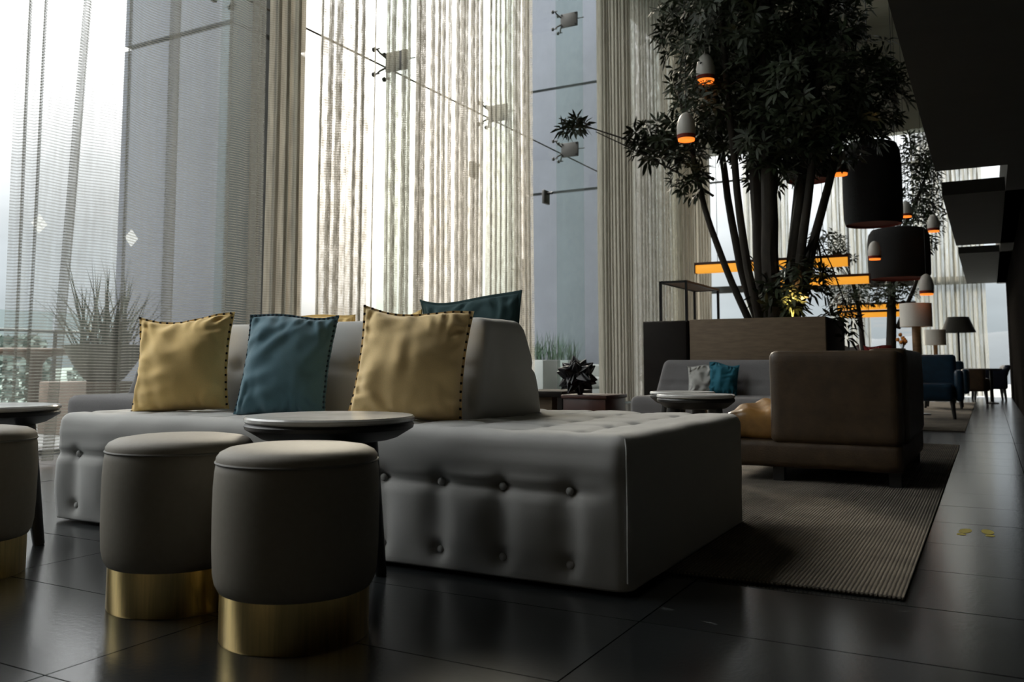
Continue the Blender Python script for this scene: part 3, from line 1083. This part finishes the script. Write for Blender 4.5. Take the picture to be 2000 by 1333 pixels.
# ------------------------------------------------------------------ low round tables
def low_table(loc, label, r=.25, hgt=.508, a0=0, name='low_table', group='low round marble-topped tables', legs=3):
    t = thing(name, label, 'table', loc, 0, group)
    b = B(); lathe(b, [(0, hgt - .018), (r - .006, hgt - .018), (r, hgt - .013), (r, hgt - .005), (r - .005, hgt), (0, hgt)], 72)
    finish('marble_top', b, 'white marble', t)
    b = B(); lathe(b, [(0, hgt - .070), (r * .72, hgt - .070), (r * .80, hgt - .064), (r * .985, hgt - .036), (r * .995, hgt - .026), (r * .97, hgt - .018), (0, hgt - .018)], 72)
    finish('apron', b, 'black wood', t)
    for k in range(legs):
        a = a0 + k * 2 * PI / legs
        c, s = math.cos(a), math.sin(a)
        b = B(); tube(b, [(c * r * .60, s * r * .60, hgt - .065), (c * r * .72, s * r * .72, hgt * .5), (c * r * .88, s * r * .88, 0)], [.034, .029, .020], 16)
        finish('leg', b, 'black wood', t)
    return t
low_table((-1.735, 2.045, 0), 'low round marble-topped table behind the nearest stools', a0=R(83))
low_table((-3.285, 1.93, 0), 'low round marble-topped table at the left edge of the photo', a0=R(28))
low_table((-1.275, 4.22, .012), 'front low round table before the grey sofa by the planter', r=.19, hgt=.502, a0=R(100), group='low round tables by the planter')
low_table((-1.60, 5.03, .012), 'rear low round table before the grey sofa by the planter', r=.19, hgt=.488, a0=R(40), group='low round tables by the planter')

# ------------------------------------------------------------------ grey tweed sofas
def tweed_sofa(loc, rz, label, L, seat_z=.455, back_z=.70, ins=.10, by=.56):
    """local: front faces -y, left end at x = 0"""
    t = thing('tweed_sofa', label, 'sofa', loc, rz, 'grey tweed sofas')
    b = B(); softbox(b, (0, 0, .14), (L, .82, seat_z), .055, .035, lambda p, n: .004 * noise.noise(p * 3))
    finish('seat', b, 'grey tweed', t, sharp=180)
    def bp(p):
        h = (p.z - seat_z) / (back_z - seat_z)
        q = p.copy()
        q.y += .10 * h
        q.x += .05 * h * (1 - min(1, (p.x - ins) / .4)) - .05 * h * (1 - min(1, (L - ins - p.x) / .4))
        return q
    def bd(p, n):
        d = 0
        if n.y < -.5:
            fx = p.x / .15
            dx = (fx - round(fx)) * .15
            zc = seat_z + .085
            d -= .010 * math.exp(-((p.z - zc) / .012) ** 2) + .012 * math.exp(-(dx * dx + (p.z - zc) ** 2) / .022 ** 2)
        return d
    b = B(); softbox(b, (ins, by, seat_z - .04), (L - ins, by + .2, back_z), .045, .022, bd, bp)
    finish('backrest', b, 'grey tweed', t, sharp=180)
    for x in (.15, L - .15):
        for y in (.12, .70):
            bb = B(); tube(bb, [(x, y, .15), (x, y, .0)], [.025, .018], 10)
            finish('leg', bb, 'black wood', t)
    return t
tweed_sofa((-2.56, 6.65, .012), 0, 'grey tweed sofa in front of the wooden planter', 1.4, .395, .685, .02)
tweed_sofa((-5.13, 3.50, 0), R(8), 'grey tweed sofa at the left by the window, behind the double-sided sofa', 1.45, .468, .775, .05, .45)
pillow('small_pillow', 'pale grey pillow on the tweed sofa by the planter', (-2.09, 7.12, .405), R(16), R(12), .235, .245, .11, 'pale grey cotton', 'pale grey cotton', 'navy thread', 9.0, 'pillows on the tweed sofa', dots=False)
pillow('small_pillow', 'petrol blue pillow on the tweed sofa by the planter', (-1.92, 7.13, .405), R(12), R(12), .235, .26, .11, 'petrol cotton', 'petrol cotton', 'navy thread', 11.0, 'pillows on the tweed sofa', dots=False, roll=R(5))

# ------------------------------------------------------------------ brown leather sofa, seen from its end
t = thing('leather_sofa', 'brown leather box-armed sofa on the rug, seen from its end', 'sofa', (-1.09, 5.0, .012))
def lb(p, n):
    return .004 * noise.noise(p * 4) + .002 * noise.noise(p * 14)
b = B(); softbox(b, (-.28, .01, .075), (.68, 1.55, .225), .02, .04, lb)
finish('base', b, 'brown leather', t, sharp=180)
b = B(); softbox(b, (0, 0, .21), (.68, .17, .722), .035, .03, lb)
finish('arm', b, 'brown leather', t, sharp=180)
b = B(); softbox(b, (0, 1.40, .21), (.68, 1.56, .722), .035, .03, lb)
finish('arm', b, 'brown leather', t, sharp=180)
b = B(); softbox(b, (.50, .15, .21), (.70, 1.42, .735), .035, .04, lb)
finish('backrest', b, 'brown leather', t, sharp=180)
def puff(p, n):
    return .035 * math.sin(PI * min(1, max(0, (p.y - .03) / 1.5))) * max(0, n.z) + .010 * math.sin(p.x * 40 + p.y * 12) * max(0, n.z) + .012 * noise.noise(p * 6)
b = B(); softbox(b, (-.27, .05, .215), (.50, 1.40, .385), .055, .03, puff)
finish('seat_cushion', b, 'tan leather', t, sharp=180)
for x in (0.0, .60):
    for y in (.09, 1.46):
        finish('leg', boxm(x, x + .06, y - .035, y + .035, 0, .08), 'black wood', t, smooth=False)

# ------------------------------------------------------------------ rugs and floor marks
def rug(x0, x1, y0, y1, label):
    b = boxm(x0, x1, y0, y1, .0005, .012, bev=.005)
    return tag(finish('rug', b, 'woven rug'), label, 'rug', 'woven rugs along the walkway')
rug(-3.3, -.235, 2.715, 7.98, 'brown woven rug under the leather sofa, nearest the camera')
rug(-3.3, -.235, 9.62, 16.9, 'brown woven rug under the blue armchairs, farther along the walkway')
def footprint(x, y, rz, label):
    b = B()
    M = Matrix.Translation((x, y, .0008)) @ Matrix.Rotation(rz, 4, 'Z')
    for cy_, ry, rx, n in ((.03, .055, .022, 20), (-.055, .02, .017, 16)):
        v1 = [b.verts.new(M @ Vector((rx * math.cos(2 * PI * k / n), cy_ + ry * math.sin(2 * PI * k / n), 0))) for k in range(n)]
        v2 = [b.verts.new(M @ Vector((rx * math.cos(2 * PI * k / n), cy_ + ry * math.sin(2 * PI * k / n), -.0006))) for k in range(n)]
        b.faces.new(v1); b.faces.new(v2[::-1])
        for k in range(n):
            b.faces.new((v1[k], v2[k], v2[(k + 1) % n], v1[(k + 1) % n]))
    tag(finish('footprint_sticker', b, 'yellow film', smooth=False), label, 'sticker', 'yellow footprint stickers on the floor')
footprint(-.115, 3.93, R(-8), 'left yellow footprint sticker on the stone floor beside the rug')
footprint(-.030, 3.95, R(6), 'right yellow footprint sticker on the stone floor beside the rug')

# ------------------------------------------------------------------ coffee table, rust block, black star
t = thing('coffee_table', 'dark low coffee table left of the black star, behind the sofa', 'table', (-3.70, 7.65, 0))
finish('table_top', boxm(-.30, .24, -.35, .35, .355, .41, bev=.006), 'dark veneer', t)
finish('drawer_box', boxm(-.26, .10, -.28, .30, .12, .355, bev=.006), 'oak veneer', t)
for x in (-.27, .21):
    for y in (-.32, .32):
        finish('leg', boxm(x - .025, x + .025, y - .025, y + .025, 0, .355), 'dark veneer', t, smooth=False)
t = thing('block_table', 'rust brown block table under the black star', 'table', (-3.16, 7.35, 0))
finish('table_top', boxm(-.22, .22, -.25, .25, .355, .388, bev=.006), 'rust lacquer', t)
finish('body', boxm(-.205, .205, -.235, .235, .02, .355, bev=.006), 'rust lacquer', t)
finish('plinth', boxm(-.18, .18, -.21, .21, 0, .02), 'black wood', t, smooth=False)
t = thing('star_sculpture', 'black openwork star-shaped sculpture standing on the rust block table', 'sculpture', (-3.30, 7.28, .388))
ico = bmesh.new()
bmesh.ops.create_icosphere(ico, subdivisions=1, radius=.105)
ico.faces.ensure_lookup_table()
dirs = []
phi = (1 + 5 ** .5) / 2
for a in (-1, 1):
    for c in (-phi, phi):
        dirs += [Vector((0, a, c)), Vector((a, c, 0)), Vector((c, 0, a))]
for a in (-1, 1):
    for c in (-1, 1):
        for e in (-1, 1):
            dirs.append(Vector((a, c, e)))
        dirs += [Vector((0, a / phi, c * phi)), Vector((a / phi, c * phi, 0)), Vector((a * phi, 0, c / phi))]
ico.free()
Rr = Matrix.Rotation(.35, 3, 'X') @ Matrix.Rotation(.5, 3, 'Z')
zmin = 0
for k, d in enumerate(dirs):
    d = (Rr @ d).normalized()
    a = d.orthogonal().normalized()
    c = d.cross(a)
    b = B()
    n = 5
    tip = d * .19
    rim_o = [d * .085 + (a * math.cos(2 * PI * i / n) + c * math.sin(2 * PI * i / n)) * .062 for i in range(n)]
    # each spike is an open frame of struts meeting at the tip
    for i in range(n):
        tube(b, [rim_o[i], (rim_o[i] + tip) / 2, tip], [.009, .010, .004], 5)
        tube(b, [rim_o[i], rim_o[(i + 1) % n]], .009, 5)
    # two closed facets
    for i in (0, 1, 3):
        p0, p1 = rim_o[i], rim_o[i + 1]
        vs = [b.verts.new(p) for p in (p0, p1, tip)]
        vs2 = [b.verts.new(p + d.cross(p1 - p0).normalized() * .003) for p in (p0, p1, tip)]
        b.faces.new(vs); b.faces.new(vs2[::-1])
        for q in range(3):
            b.faces.new((vs[q], vs2[q], vs2[(q + 1) % 3], vs[(q + 1) % 3]))
    finish('spike', b, 'black star', t, smooth=False, loc=(0, 0, .165))

# ------------------------------------------------------------------ planter, cabinet, frame, tree
t = thing('wooden_planter', 'tall wood-veneer planter box holding the big tree', 'planter', (0, 0, 0))
PX0, PX1, PY0, PY1, PZ = -2.36, -1.19, 7.66, 8.76, 1.062
finish('front_panel', boxm(PX0, PX1, PY0, PY0 + .05, .012, PZ, bev=.004), 'oak veneer', t)
finish('rear_panel', boxm(PX0, PX1, PY1 - .05, PY1, .012, PZ, bev=.004), 'oak veneer', t)
finish('side_panel', boxm(PX1 - .05, PX1, PY0 + .05, PY1 - .05, .012, PZ, bev=.004), 'dark veneer', t)
finish('side_panel', boxm(PX0, PX0 + .05, PY0 + .05, PY1 - .05, .012, PZ, bev=.004), 'dark veneer', t)
finish('soil', boxm(PX0 + .05, PX1 - .05, PY0 + .05, PY1 - .05, .9, .98), 'soil', t, smooth=False)
t = thing('dark_cabinet', 'tall dark cabinet left of the wooden planter', 'cabinet', (0, 0, 0))
finish('body', boxm(-2.80, -2.375, 7.66, 8.14, .05, 1.055, bev=.004), 'dark veneer', t)
finish('door', boxm(-2.79, -2.385, 7.645, 7.66, .06, 1.045, bev=.003), 'dark veneer', t)
finish('plinth', boxm(-2.78, -2.395, 7.68, 8.12, .0, .05), 'black wood', t, smooth=False)
t = thing('slatted_frame', 'tall black metal frame with a slatted wooden top, behind the dark cabinet', 'rack', (0, 0, 0))
FX0, FX1, FY0, FY1, FZ = -2.81, -2.55, 8.2, 9.33, 1.475
for x in (FX0, FX1):
    for y in (FY0, FY1):
        finish('leg', boxm(x - .012, x + .012, y - .012, y + .012, 0, FZ), 'black metal', t, smooth=False)
for y in (FY0, FY1):
    finish('cross_bar', boxm(FX0, FX1, y - .012, y + .012, FZ - .022, FZ), 'black metal', t, smooth=False)
for x in (FX0, FX1):
    finish('side_bar', boxm(x - .012, x + .012, FY0, FY1, FZ - .022, FZ), 'black metal', t, smooth=False)
ns = 14
for k in range(ns):
    y = FY0 + .04 + (FY1 - FY0 - .08) * k / (ns - 1)
    finish('slat', boxm(FX0 + .013, FX1 - .013, y - .025, y + .025, FZ - .016, FZ - .002), 'slat wood', t, smooth=False)

def leaf_whorl(bm, c, axis, size, rr, n=8):
    axis = axis.normalized()
    a = axis.orthogonal().normalized()
    bq = axis.cross(a)
    a0 = rr.uniform(0, 2 * PI)
    for k in range(n):
        az = a0 + 2 * PI * k / n + rr.uniform(-.25, .25)
        out = a * math.cos(az) + bq * math.sin(az)
        L = size * rr.uniform(.7, 1.1)
        wd = L * rr.uniform(.085, .13)
        d0 = (out * .85 + axis * rr.uniform(.1, .6)).normalized()
        d1 = (d0 + Vector((0, 0, -.55))).normalized()
        side = d0.cross(axis)
        if side.length < 1e-3:
            continue
        side.normalize()
        p0 = c + d0 * L * .12
        p1 = c + d0 * L * .45
        p2 = p1 + d1 * L * .35
        p3 = p2 + d1 * L * .25
        v = [bm.verts.new(q) for q in (p0, p1 - side * wd, p1 + side * wd, p2 - side * wd * .75, p2 + side * wd * .75, p3)]
        bm.faces.new((v[0], v[2], v[1]))
        bm.faces.new((v[1], v[2], v[4], v[3]))
        bm.faces.new((v[3], v[4], v[5]))
def bez(p0, p1, p2, n=10):
    p0, p1, p2 = Vector(p0), Vector(p1), Vector(p2)
    return [p0 * (1 - t_) ** 2 + p1 * 2 * t_ * (1 - t_) + p2 * t_ * t_ for t_ in [k / n for k in range(n + 1)]]

def make_tree(label, loc, stems, clusters, size, seed, singles, whorl_n, name='indoor_tree'):
    """stems: (base, mid, top, r0, r1); clusters: (centre, radii, number of whorls)"""
    t = thing(name, label, 'tree', loc)
    L = Vector(loc)
    rr = random.Random(seed)
    joints = []
    for (p0, p1, p2, r0, r1) in stems:
        pts = bez(p0, p1, p2, 12)
        pts = [p + Vector((.02 * noise.noise(p * 2.0 + Vector((seed, 0, 0))), .02 * noise.noise(p * 2.0 + Vector((0, seed, 0))), 0)) for p in pts]
        rads = [r0 + (r1 - r0) * k / 12 for k in range(13)]
        b = B()
        tube(b, [p - L for p in pts], rads, 9)
        finish('stem', b, 'bark', t)
        joints += pts[5:]
    pts_all = []
    for c, rad, n in clusters:
        c = Vector(c)
        for k in range(n):
            while True:
                q = Vector((rr.uniform(-1, 1), rr.uniform(-1, 1), rr.uniform(-1, 1)))
                if q.length < 1:
                    break
            pts_all.append((c + Vector((q.x * rad[0], q.y * rad[1], q.z * rad[2])), q))
    # twigs from the stems to a share of the leaf whorls
    b = B()
    for p, q in pts_all[::6]:
        j = min(joints, key=lambda s: (s - p).length)
        if (j - p).length < 1.3:
            mid = (j + p) / 2 + Vector((0, 0, .06))
            tube(b, [j - L, mid - L, p - L], [.008, .006, .003], 4, cap=False)
    o = finish('twigs', b, 'bark', t)
    o['kind'] = 'stuff'
    # the outermost, nearest whorls are single parts, the rest is one mass
    order = sorted(range(len(pts_all)), key=lambda i: pts_all[i][1].y * .6 - max(abs(pts_all[i][1].x), abs(pts_all[i][1].z)) * .8)
    single = set(order[:singles])
    protos = []
    for k in range(6):
        b = B()
        leaf_whorl(b, Vector((0, 0, 0)), Vector((rr.uniform(-.4, .4), rr.uniform(-.4, .4), 1)), size, rr, whorl_n)
        protos.append(b)
    pobj = [None] * 6
    b = B()
    for i, (p, q) in enumerate(pts_all):
        if i in single:
            k = rr.randrange(6)
            rot = (rr.uniform(-.8, .8), rr.uniform(-.8, .8), rr.uniform(0, 6.28))
            s = rr.uniform(.8, 1.25)
            if pobj[k] is None:
                pobj[k] = finish('leaf_spray', protos[k], 'leaf', t, smooth=False, loc=p - L, rot=rot)
                pobj[k].scale = (s, s, s)
            else:
                share('leaf_spray', pobj[k], t, p - L, rot, (s, s, s))
        else:
            ax = Vector((q.x, q.y, q.z + .6 + rr.uniform(-.6, .6)))
            if ax.length < .1:
                ax = Vector((0, 0, 1))
            leaf_whorl(b, p - L, ax, size * rr.uniform(.8, 1.2), rr, whorl_n)
    o = finish('foliage', b, 'leaf', t, smooth=False)
    o['kind'] = 'stuff'
    return t
bx, by = -1.78, 8.1
stems = [((bx - .10, by, .95), (-2.22, 7.75, 1.75), (-2.40, 7.6, 3.2), .036, .020),
         ((bx - .06, by + .1, .95), (-2.08, 7.9, 1.7), (-2.20, 8.1, 3.6), .044, .026),
         ((bx - .02, by - .1, .95), (-1.95, 7.7, 1.9), (-1.98, 7.5, 4.2), .040, .026),
         ((bx + .02, by + .05, .95), (-1.78, 7.9, 2.2), (-1.82, 8.0, 4.8), .10, .06),
         ((bx + .07, by - .05, .95), (-1.66, 7.8, 2.2), (-1.62, 7.7, 4.7), .085, .05),
         ((bx - .04, by + .15, .95), (-1.86, 8.1, 2.0), (-1.92, 8.3, 4.5), .05, .03),
         ((bx + .15, by + .05, .95), (-1.42, 7.9, 2.0), (-1.20, 8.1, 3.9), .06, .032),
         ((bx + .20, by + .12, .95), (-1.25, 8.0, 1.9), (-.95, 8.2, 3.4), .05, .026),
         ((bx + .22, by, .95), (-1.30, 7.8, 2.1), (-1.05, 7.7, 4.3), .045, .026),
         ((bx + .12, by + .2, .95), (-1.45, 8.2, 2.1), (-1.35, 8.5, 4.4), .05, .03),
         ((-2.15, 7.8, 2.35), (-2.7, 7.75, 2.75), (-3.72, 7.8, 3.14), .014, .005),
         ((-2.15, 7.8, 2.2), (-2.6, 7.75, 2.55), (-3.3, 7.8, 2.95), .012, .005)]
clusters = [((-1.72, 7.95, 3.95), (.98, .85, .85), 1050), ((-1.25, 8.0, 3.05), (.72, .7, .65), 430), ((-2.15, 7.9, 3.1), (.42, .5, .55), 200),
            ((-1.6, 7.95, 2.75), (.55, .5, .5), 260), ((-.80, 8.0, 3.0), (.35, .4, .35), 90), ((-2.66, 7.8, 2.78), (.34, .2, .22), 65), ((-3.55, 7.8, 3.05), (.17, .12, .09), 16), ((-2.35, 7.7, 2.45), (.2, .2, .28), 40),
            ((-1.46, 7.95, 1.38), (.28, .25, .28), 46), ((-1.465, 7.80, 1.21), (.06, .05, .07), 8), ((-1.66, 7.98, 1.28), (.15, .2, .25), 26), ((-1.12, 8.2, 1.07), (.14, .16, .20), 16),
            ((-1.75, 8.0, 5.0), (1.0, .9, .7), 420)]
make_tree('tall multi-stemmed leafy tree growing out of the wooden planter', (bx, by, .98), stems, clusters, .135, 3, 290, 8)
stems2 = [((-1.30, 14.20, .02), (-1.28, 14.20, 1.2), (-1.2, 14.10, 2.4), .09, .05), ((-1.72, 14.40, .02), (-1.62, 14.40, 1.0), (-1.80, 14.30, 1.9), .05, .03),
          ((-1.18, 14.20, 1.2), (-1.0, 14.10, 1.6), (-.75, 13.90, 2.2), .04, .02), ((-1.2, 14.10, 2.3), (-.9, 13.90, 2.9), (-.6, 13.80, 3.6), .04, .015)]
clusters2 = [((-.80, 13.90, 3.0), (.38, .4, .75), 200), ((-1.75, 14.10, 1.75), (.5, .3, .22), 70), ((-1.15, 14.10, 1.75), (.35, .3, .2), 40), ((-.72, 13.80, 3.7), (.4, .3, .35), 90), ((-2.1, 14.10, 2.4), (.4, .3, .4), 70)]
make_tree('farther indoor tree standing behind the table lamps', (-1.3, 14.20, 0), stems2, clusters2, .13, 9, 60, 7)
# uplight in the planter
t = thing('planter_uplight', 'small warm uplight among the leaves of the wooden planter', 'lamp', (-1.475, 7.77, .98))
b = B(); lathe(b, [(0, 0), (.035, 0), (.04, .01), (.04, .07), (.034, .075), (0, .07)], 20)
finish('housing', b, 'black metal', t)
b = B(); lathe(b, [(0, .0705), (.03, .0705), (.03, .074), (0, .0745)], 20)
finish('lens', b, 'bulb', t)
ld = bpy.data.lights.new('uplight_beam', 'SPOT')
ld.energy = 60; ld.color = (1.0, .58, .2); ld.spot_size = R(75); ld.spot_blend = .6; ld.shadow_soft_size = .02
lo_ = bpy.data.objects.new('uplight_beam', ld)
COL.objects.link(lo_)
lo_.parent = t
lo_.location = (0, 0, .09)
lo_.rotation_euler = (R(180 - 8), R(6), 0)

# ------------------------------------------------------------------ hanging lamps among the leaves
def pendant(loc, label, s=1.0, m='white enamel'):
    t = thing('pendant_lamp', label, 'lamp', loc, 0, 'small enamel pendant lamps')
    b = B(); lathe(b, [(.074 * s, 0), (.083 * s, .05 * s), (.083 * s, .10 * s), (.072 * s, .16 * s), (.052 * s, .205 * s), (.03 * s, .225 * s), (.012 * s, .235 * s), (0, .236 * s)], 32, cap=False)
    finish('shade', b, m, t)
    b = B(); lathe(b, [(.071 * s, -.022 * s), (.0755 * s, 0), (.080 * s, .03 * s), (.070 * s, .03 * s), (.066 * s, -.022 * s)], 32, cap=False)
    finish('rim', b, 'orange enamel glowing', t)
    b = B(); lathe(b, [(.078 * s, -.004 * s), (.0835 * s, .03 * s), (.080 * s, .031 * s), (.075 * s, -.004 * s)], 32, cap=False)
    finish('band', b, 'red lining', t)
    b = B(); bmesh.ops.create_uvsphere(b, u_segments=12, v_segments=8, radius=.03 * s)
    finish('bulb', b, 'bulb', t, loc=(0, 0, .05 * s))
    b = B(); tube(b, [(0, 0, .23 * s), (0, 0, 7.98 - loc[2])], .003, 5)
    finish('cord', b, 'black metal', t)
    return t
for x, y, z, s, lab in ((-2.277, 7.4, 2.66, 1.0, 'white pendant lamp with orange rim at the left edge of the tree, nearest'), (-2.12, 7.5, 3.20, 1.0, 'pendant lamp with orange rim, highest in the tree crown'),
                        (-1.859, 8.5, 3.33, .9, 'white pendant lamp half hidden by leaves, right of the highest one'), (-1.14, 8.4, 2.42, .95, 'pendant lamp with orange rim right of the tree stems'),
                        (-1.343, 9.0, 3.20, .9, 'thin lit pendant lamp in the upper right of the tree crown'), (-1.235, 12.0, 2.02, .95, 'pendant lamp above the amber linear lamps, left of the lower lantern'),
                        (-.562, 12.5, 2.40, .9, 'pendant lamp at the far right, against the bright end window'), (-.843, 12.0, 2.54, .8, 'small dark pendant lamp between the two black lanterns'),
                        (-.66, 12.2, 1.56, 1.05, 'low pendant lamp with orange rim above the white drum lamp')):
    pendant((x, y, z), lab, s)
def lantern(loc, r, hgt, label):
    t = thing('drum_lantern', label, 'lamp', loc, 0, 'large black drum lanterns')
    b = B(); lathe(b, [(r * .93, 0), (r * .99, hgt * .08), (r, hgt * .3), (r, hgt * .7), (r * .96, hgt * .88), (r * .85, hgt * .97), (r * .6, hgt), (.03, hgt), (0, hgt)], 48, cap=False)
    finish('shade', b, 'black lantern cloth', t)
    b = B(); lathe(b, [(0, .02), (r * .9, .02), (r * .93, 0), (r * .935, .03), (0, .05)], 40, cap=False)
    finish('lining', b, 'red lining', t)
    b = B(); tube(b, [(0, 0, hgt), (0, 0, 7.98 - loc[2])], .006, 5)
    finish('cord', b, 'black metal', t)
lantern((-1.03, 10.0, 2.155), .30, .90, 'upper black drum lantern right of the tree')
lantern((-1.03, 13.0, 1.83), .40, .70, 'lower, farther black drum lantern above the table lamps')
lantern((-1.62, 9.6, 2.62), .24, .50, 'black drum lantern half hidden behind the tree crown')

# amber linear lamps
def linear(x0, x1, y, z, hgt, label, rails=1):
    t = thing('linear_lamp', label, 'lamp', ((x0 + x1) / 2, y, z), 0, 'amber linear hanging lamps')
    L = (x1 - x0) / 2
    finish('housing', boxm(-L, L, -.06, .06, hgt, hgt + .035, bev=.004), 'rust lacquer', t)
    finish('end_cap', boxm(-L - .012, -L, -.062, .062, -.005, hgt + .035), 'rust lacquer', t, smooth=False)
    finish('end_cap', boxm(L, L + .012, -.062, .062, -.005, hgt + .035), 'rust lacquer', t, smooth=False)
    finish('diffuser', boxm(-L, L, -.055, .055, 0, hgt, bev=.01), 'amber diffuser', t)
    for x in (-L * .7, L * .7):
        b = B(); tube(b, [(x, 0, hgt + .03), (x, 0, 7.98 - z)], .004, 5)
        finish('cord', b, 'black metal', t)
linear(-3.43, -1.49, 11.5, 1.885, .11, 'highest amber linear lamp, behind the tree stems')
linear(-3.05, -1.363, 12.5, 1.745, .095, 'middle amber linear lamp, ending right of the tree stems')
linear(-2.10, -.97, 14.83, 1.525, .075, 'upper of the two lowest amber linear lamps, left of the white drum lamp')
linear(-2.06, -.97, 14.75, 1.40, .075, 'lowest amber linear lamp, left of the white drum lamp')

# ------------------------------------------------------------------ far seating
def drum_lamp(loc, r, hs, hb, label, shade='lamp linen', base='turned wood', br=.055, taper=1.0):
    t = thing('table_lamp', label, 'lamp', loc, 0, 'lamps near the end wall')
    b = B()
    lathe(b, [(r, hb), (r * taper, hb + hs)], 40, cap=False)
    lathe(b, [(r * .985, hb), (r * taper * .985, hb + hs)], 40, cap=False)
    lathe(b, [(r * .985, hb), (r, hb)], 40, cap=False)
    lathe(b, [(r * taper * .985, hb + hs), (r * taper, hb + hs)], 40, cap=False)
    finish('lamp_shade', b, shade, t)
    b = B(); lathe(b, [(0, 0), (br * 1.3, 0), (br * 1.3, .015), (br, .02), (br, hb + .02), (br * .3, hb + .03), (.008, hb + hs * .5), (0, hb + hs * .5)], 24)
    finish('lamp_base', b, base, t)
    b = B(); bmesh.ops.create_uvsphere(b, u_segments=12, v_segments=8, radius=.035)
    finish('bulb', b, 'bulb', t, loc=(0, 0, hb + hs * .45))
    return t
def side_table(loc, r, hgt, label):
    t = thing('side_table', label, 'table', loc, 0, 'side tables near the end wall')
    b = B(); lathe(b, [(0, hgt - .03), (r - .01, hgt - .03), (r, hgt - .02), (r, hgt), (0, hgt)], 36)
    finish('table_top', b, 'black wood', t)
    b = B(); lathe(b, [(0, 0), (r * .6, 0), (r * .6, .015), (.03, .03), (.025, hgt - .03), (0, hgt - .03)], 24)
    finish('pedestal', b, 'black metal', t)
side_table((-.83, 12.5, .012), .25, .62, 'round dark side table under the white drum lamp')
drum_lamp((-.815, 12.5, .632), .195, .305, .515, 'white drum lamp on a wooden column, right of the amber lamps')
side_table((-.82, 17.0, 0), .24, .60, 'round dark side table under the smaller white drum lamp')
drum_lamp((-.815, 17.0, .60), .175, .27, .395, 'smaller white drum lamp behind the blue armchairs', br=.035)
t = drum_lamp((-.50, 19.0, 0), .31, .30, 1.275, 'dark tapered floor lamp before the far end curtain', shade='dark lamp cloth', base='black metal', br=.02, taper=.62)
# vase
t = thing('flower_vase', 'dark vase of orange flowers beside the white drum lamp', 'vase', (-.985, 12.45, .632))
b = B(); lathe(b, [(0, 0), (.035, 0), (.06, .08), (.055, .16), (.03, .21), (.038, .235), (0, .235)], 24)
finish('body', b, 'dark veneer', t)
rr = random.Random(31)
for k in range(9):
    a = rr.uniform(0, 6.28); q = rr.uniform(.02, .09)
    p = Vector((q * math.cos(a), q * math.sin(a), rr.uniform(.30, .42)))
    b = B(); tube(b, [(0, 0, .2), p * .6 + Vector((0, 0, .08)), p], .003, 5)
    st = finish('stalk', b, 'leaf', t)
    b = B(); bmesh.ops.create_icosphere(b, subdivisions=2, radius=.026)
    for v in b.verts:
        v.co *= 1 + .3 * noise.noise(v.co * 60)
    finish('bloom', b, 'flower', st, loc=p)

def armchair(loc, rz, label, m, wdt=.68, dep=.68, back=.77, seat=.42):
    """local: faces -y"""
    t = thing('armchair', label, 'chair', loc, rz, 'armchairs near the end wall')
    W2 = wdt / 2
    b = B(); softbox(b, (-W2 + .06, -dep / 2, .21), (W2 - .06, dep / 2 - .1, seat), .04, .04, None)
    finish('seat', b, m, t, sharp=180)
    def bp(p):
        q = p.copy(); q.y += .08 * (p.z - seat) / (back - seat)
        return q
    b = B(); softbox(b, (-W2 + .02, dep / 2 - .16, .22), (W2 - .02, dep / 2 - .04, back), .04, .04, None, bp)
    finish('backrest', b, m, t, sharp=180)
    for s in (-1, 1):
        b = B(); softbox(b, (s * W2 - .05, -dep / 2 + .06, .21), (s * W2 + .05, dep / 2 - .04, .58), .035, .04, None)
        finish('arm', b, m, t, sharp=180)
        for y in (-dep / 2 + .07, dep / 2 - .09):
            b = B(); tube(b, [(s * (W2 - .08), y, .23), (s * (W2 - .06), y + (.02 if y > 0 else -.02), 0)], [.03, .018], 8)
            finish('leg', b, 'black wood', t)
    return t
armchair((-.62, 12.0 - .15, .012), R(2), 'nearest blue leather armchair right of the brown sofa', 'blue leather', wdt=.58)
armchair((-.62, 14.7, .012), R(0), 'second blue leather armchair, behind the nearest one', 'blue leather', wdt=.60, back=.70)
armchair((-.02, 18.35, 0), R(-84), 'dark navy armchair at the far right end of the walkway', 'navy leather', wdt=.60, back=.65, dep=.62)
armchair((-.30, 16.3, .012), R(90), 'brown tub armchair between the blue armchairs and the end wall', 'brown leather', wdt=.56, back=.62, dep=.6)
side_table((.02, 16.9, 0), .17, .59, 'small dark pedestal table at the end of the walkway')
# bench with cushions behind the leather sofa
t = thing('far_bench', 'low brown bench whose top just shows above the leather sofa', 'bench', (-1.6, 9.9, .012))
finish('seat', boxm(-.7, .7, -.3, .3, .14, .45, bev=.03), 'brown leather', t)
finish('backrest', boxm(-.7, .7, .2, .34, .40, .70, bev=.04, seg=3), 'brown leather', t)
for x in (-.6, .6):
    for y in (-.22, .22):
        finish('leg', boxm(x - .03, x + .03, y - .03, y + .03, 0, .15), 'black wood', t, smooth=False)
pillow('small_pillow', 'red cushion peeking above the leather sofa', (-1.02, 10.0, .462), R(35), R(8), .30, .40, .12, 'red cotton', 'red cotton', 'navy thread', 2.0, 'cushions on the far bench', dots=False)
pillow('small_pillow', 'white cushion peeking above the leather sofa, left of the red one', (-1.28, 9.98, .462), R(60), R(10), .30, .42, .12, 'pale grey cotton', 'pale grey cotton', 'navy thread', 6.0, 'cushions on the far bench', dots=False)
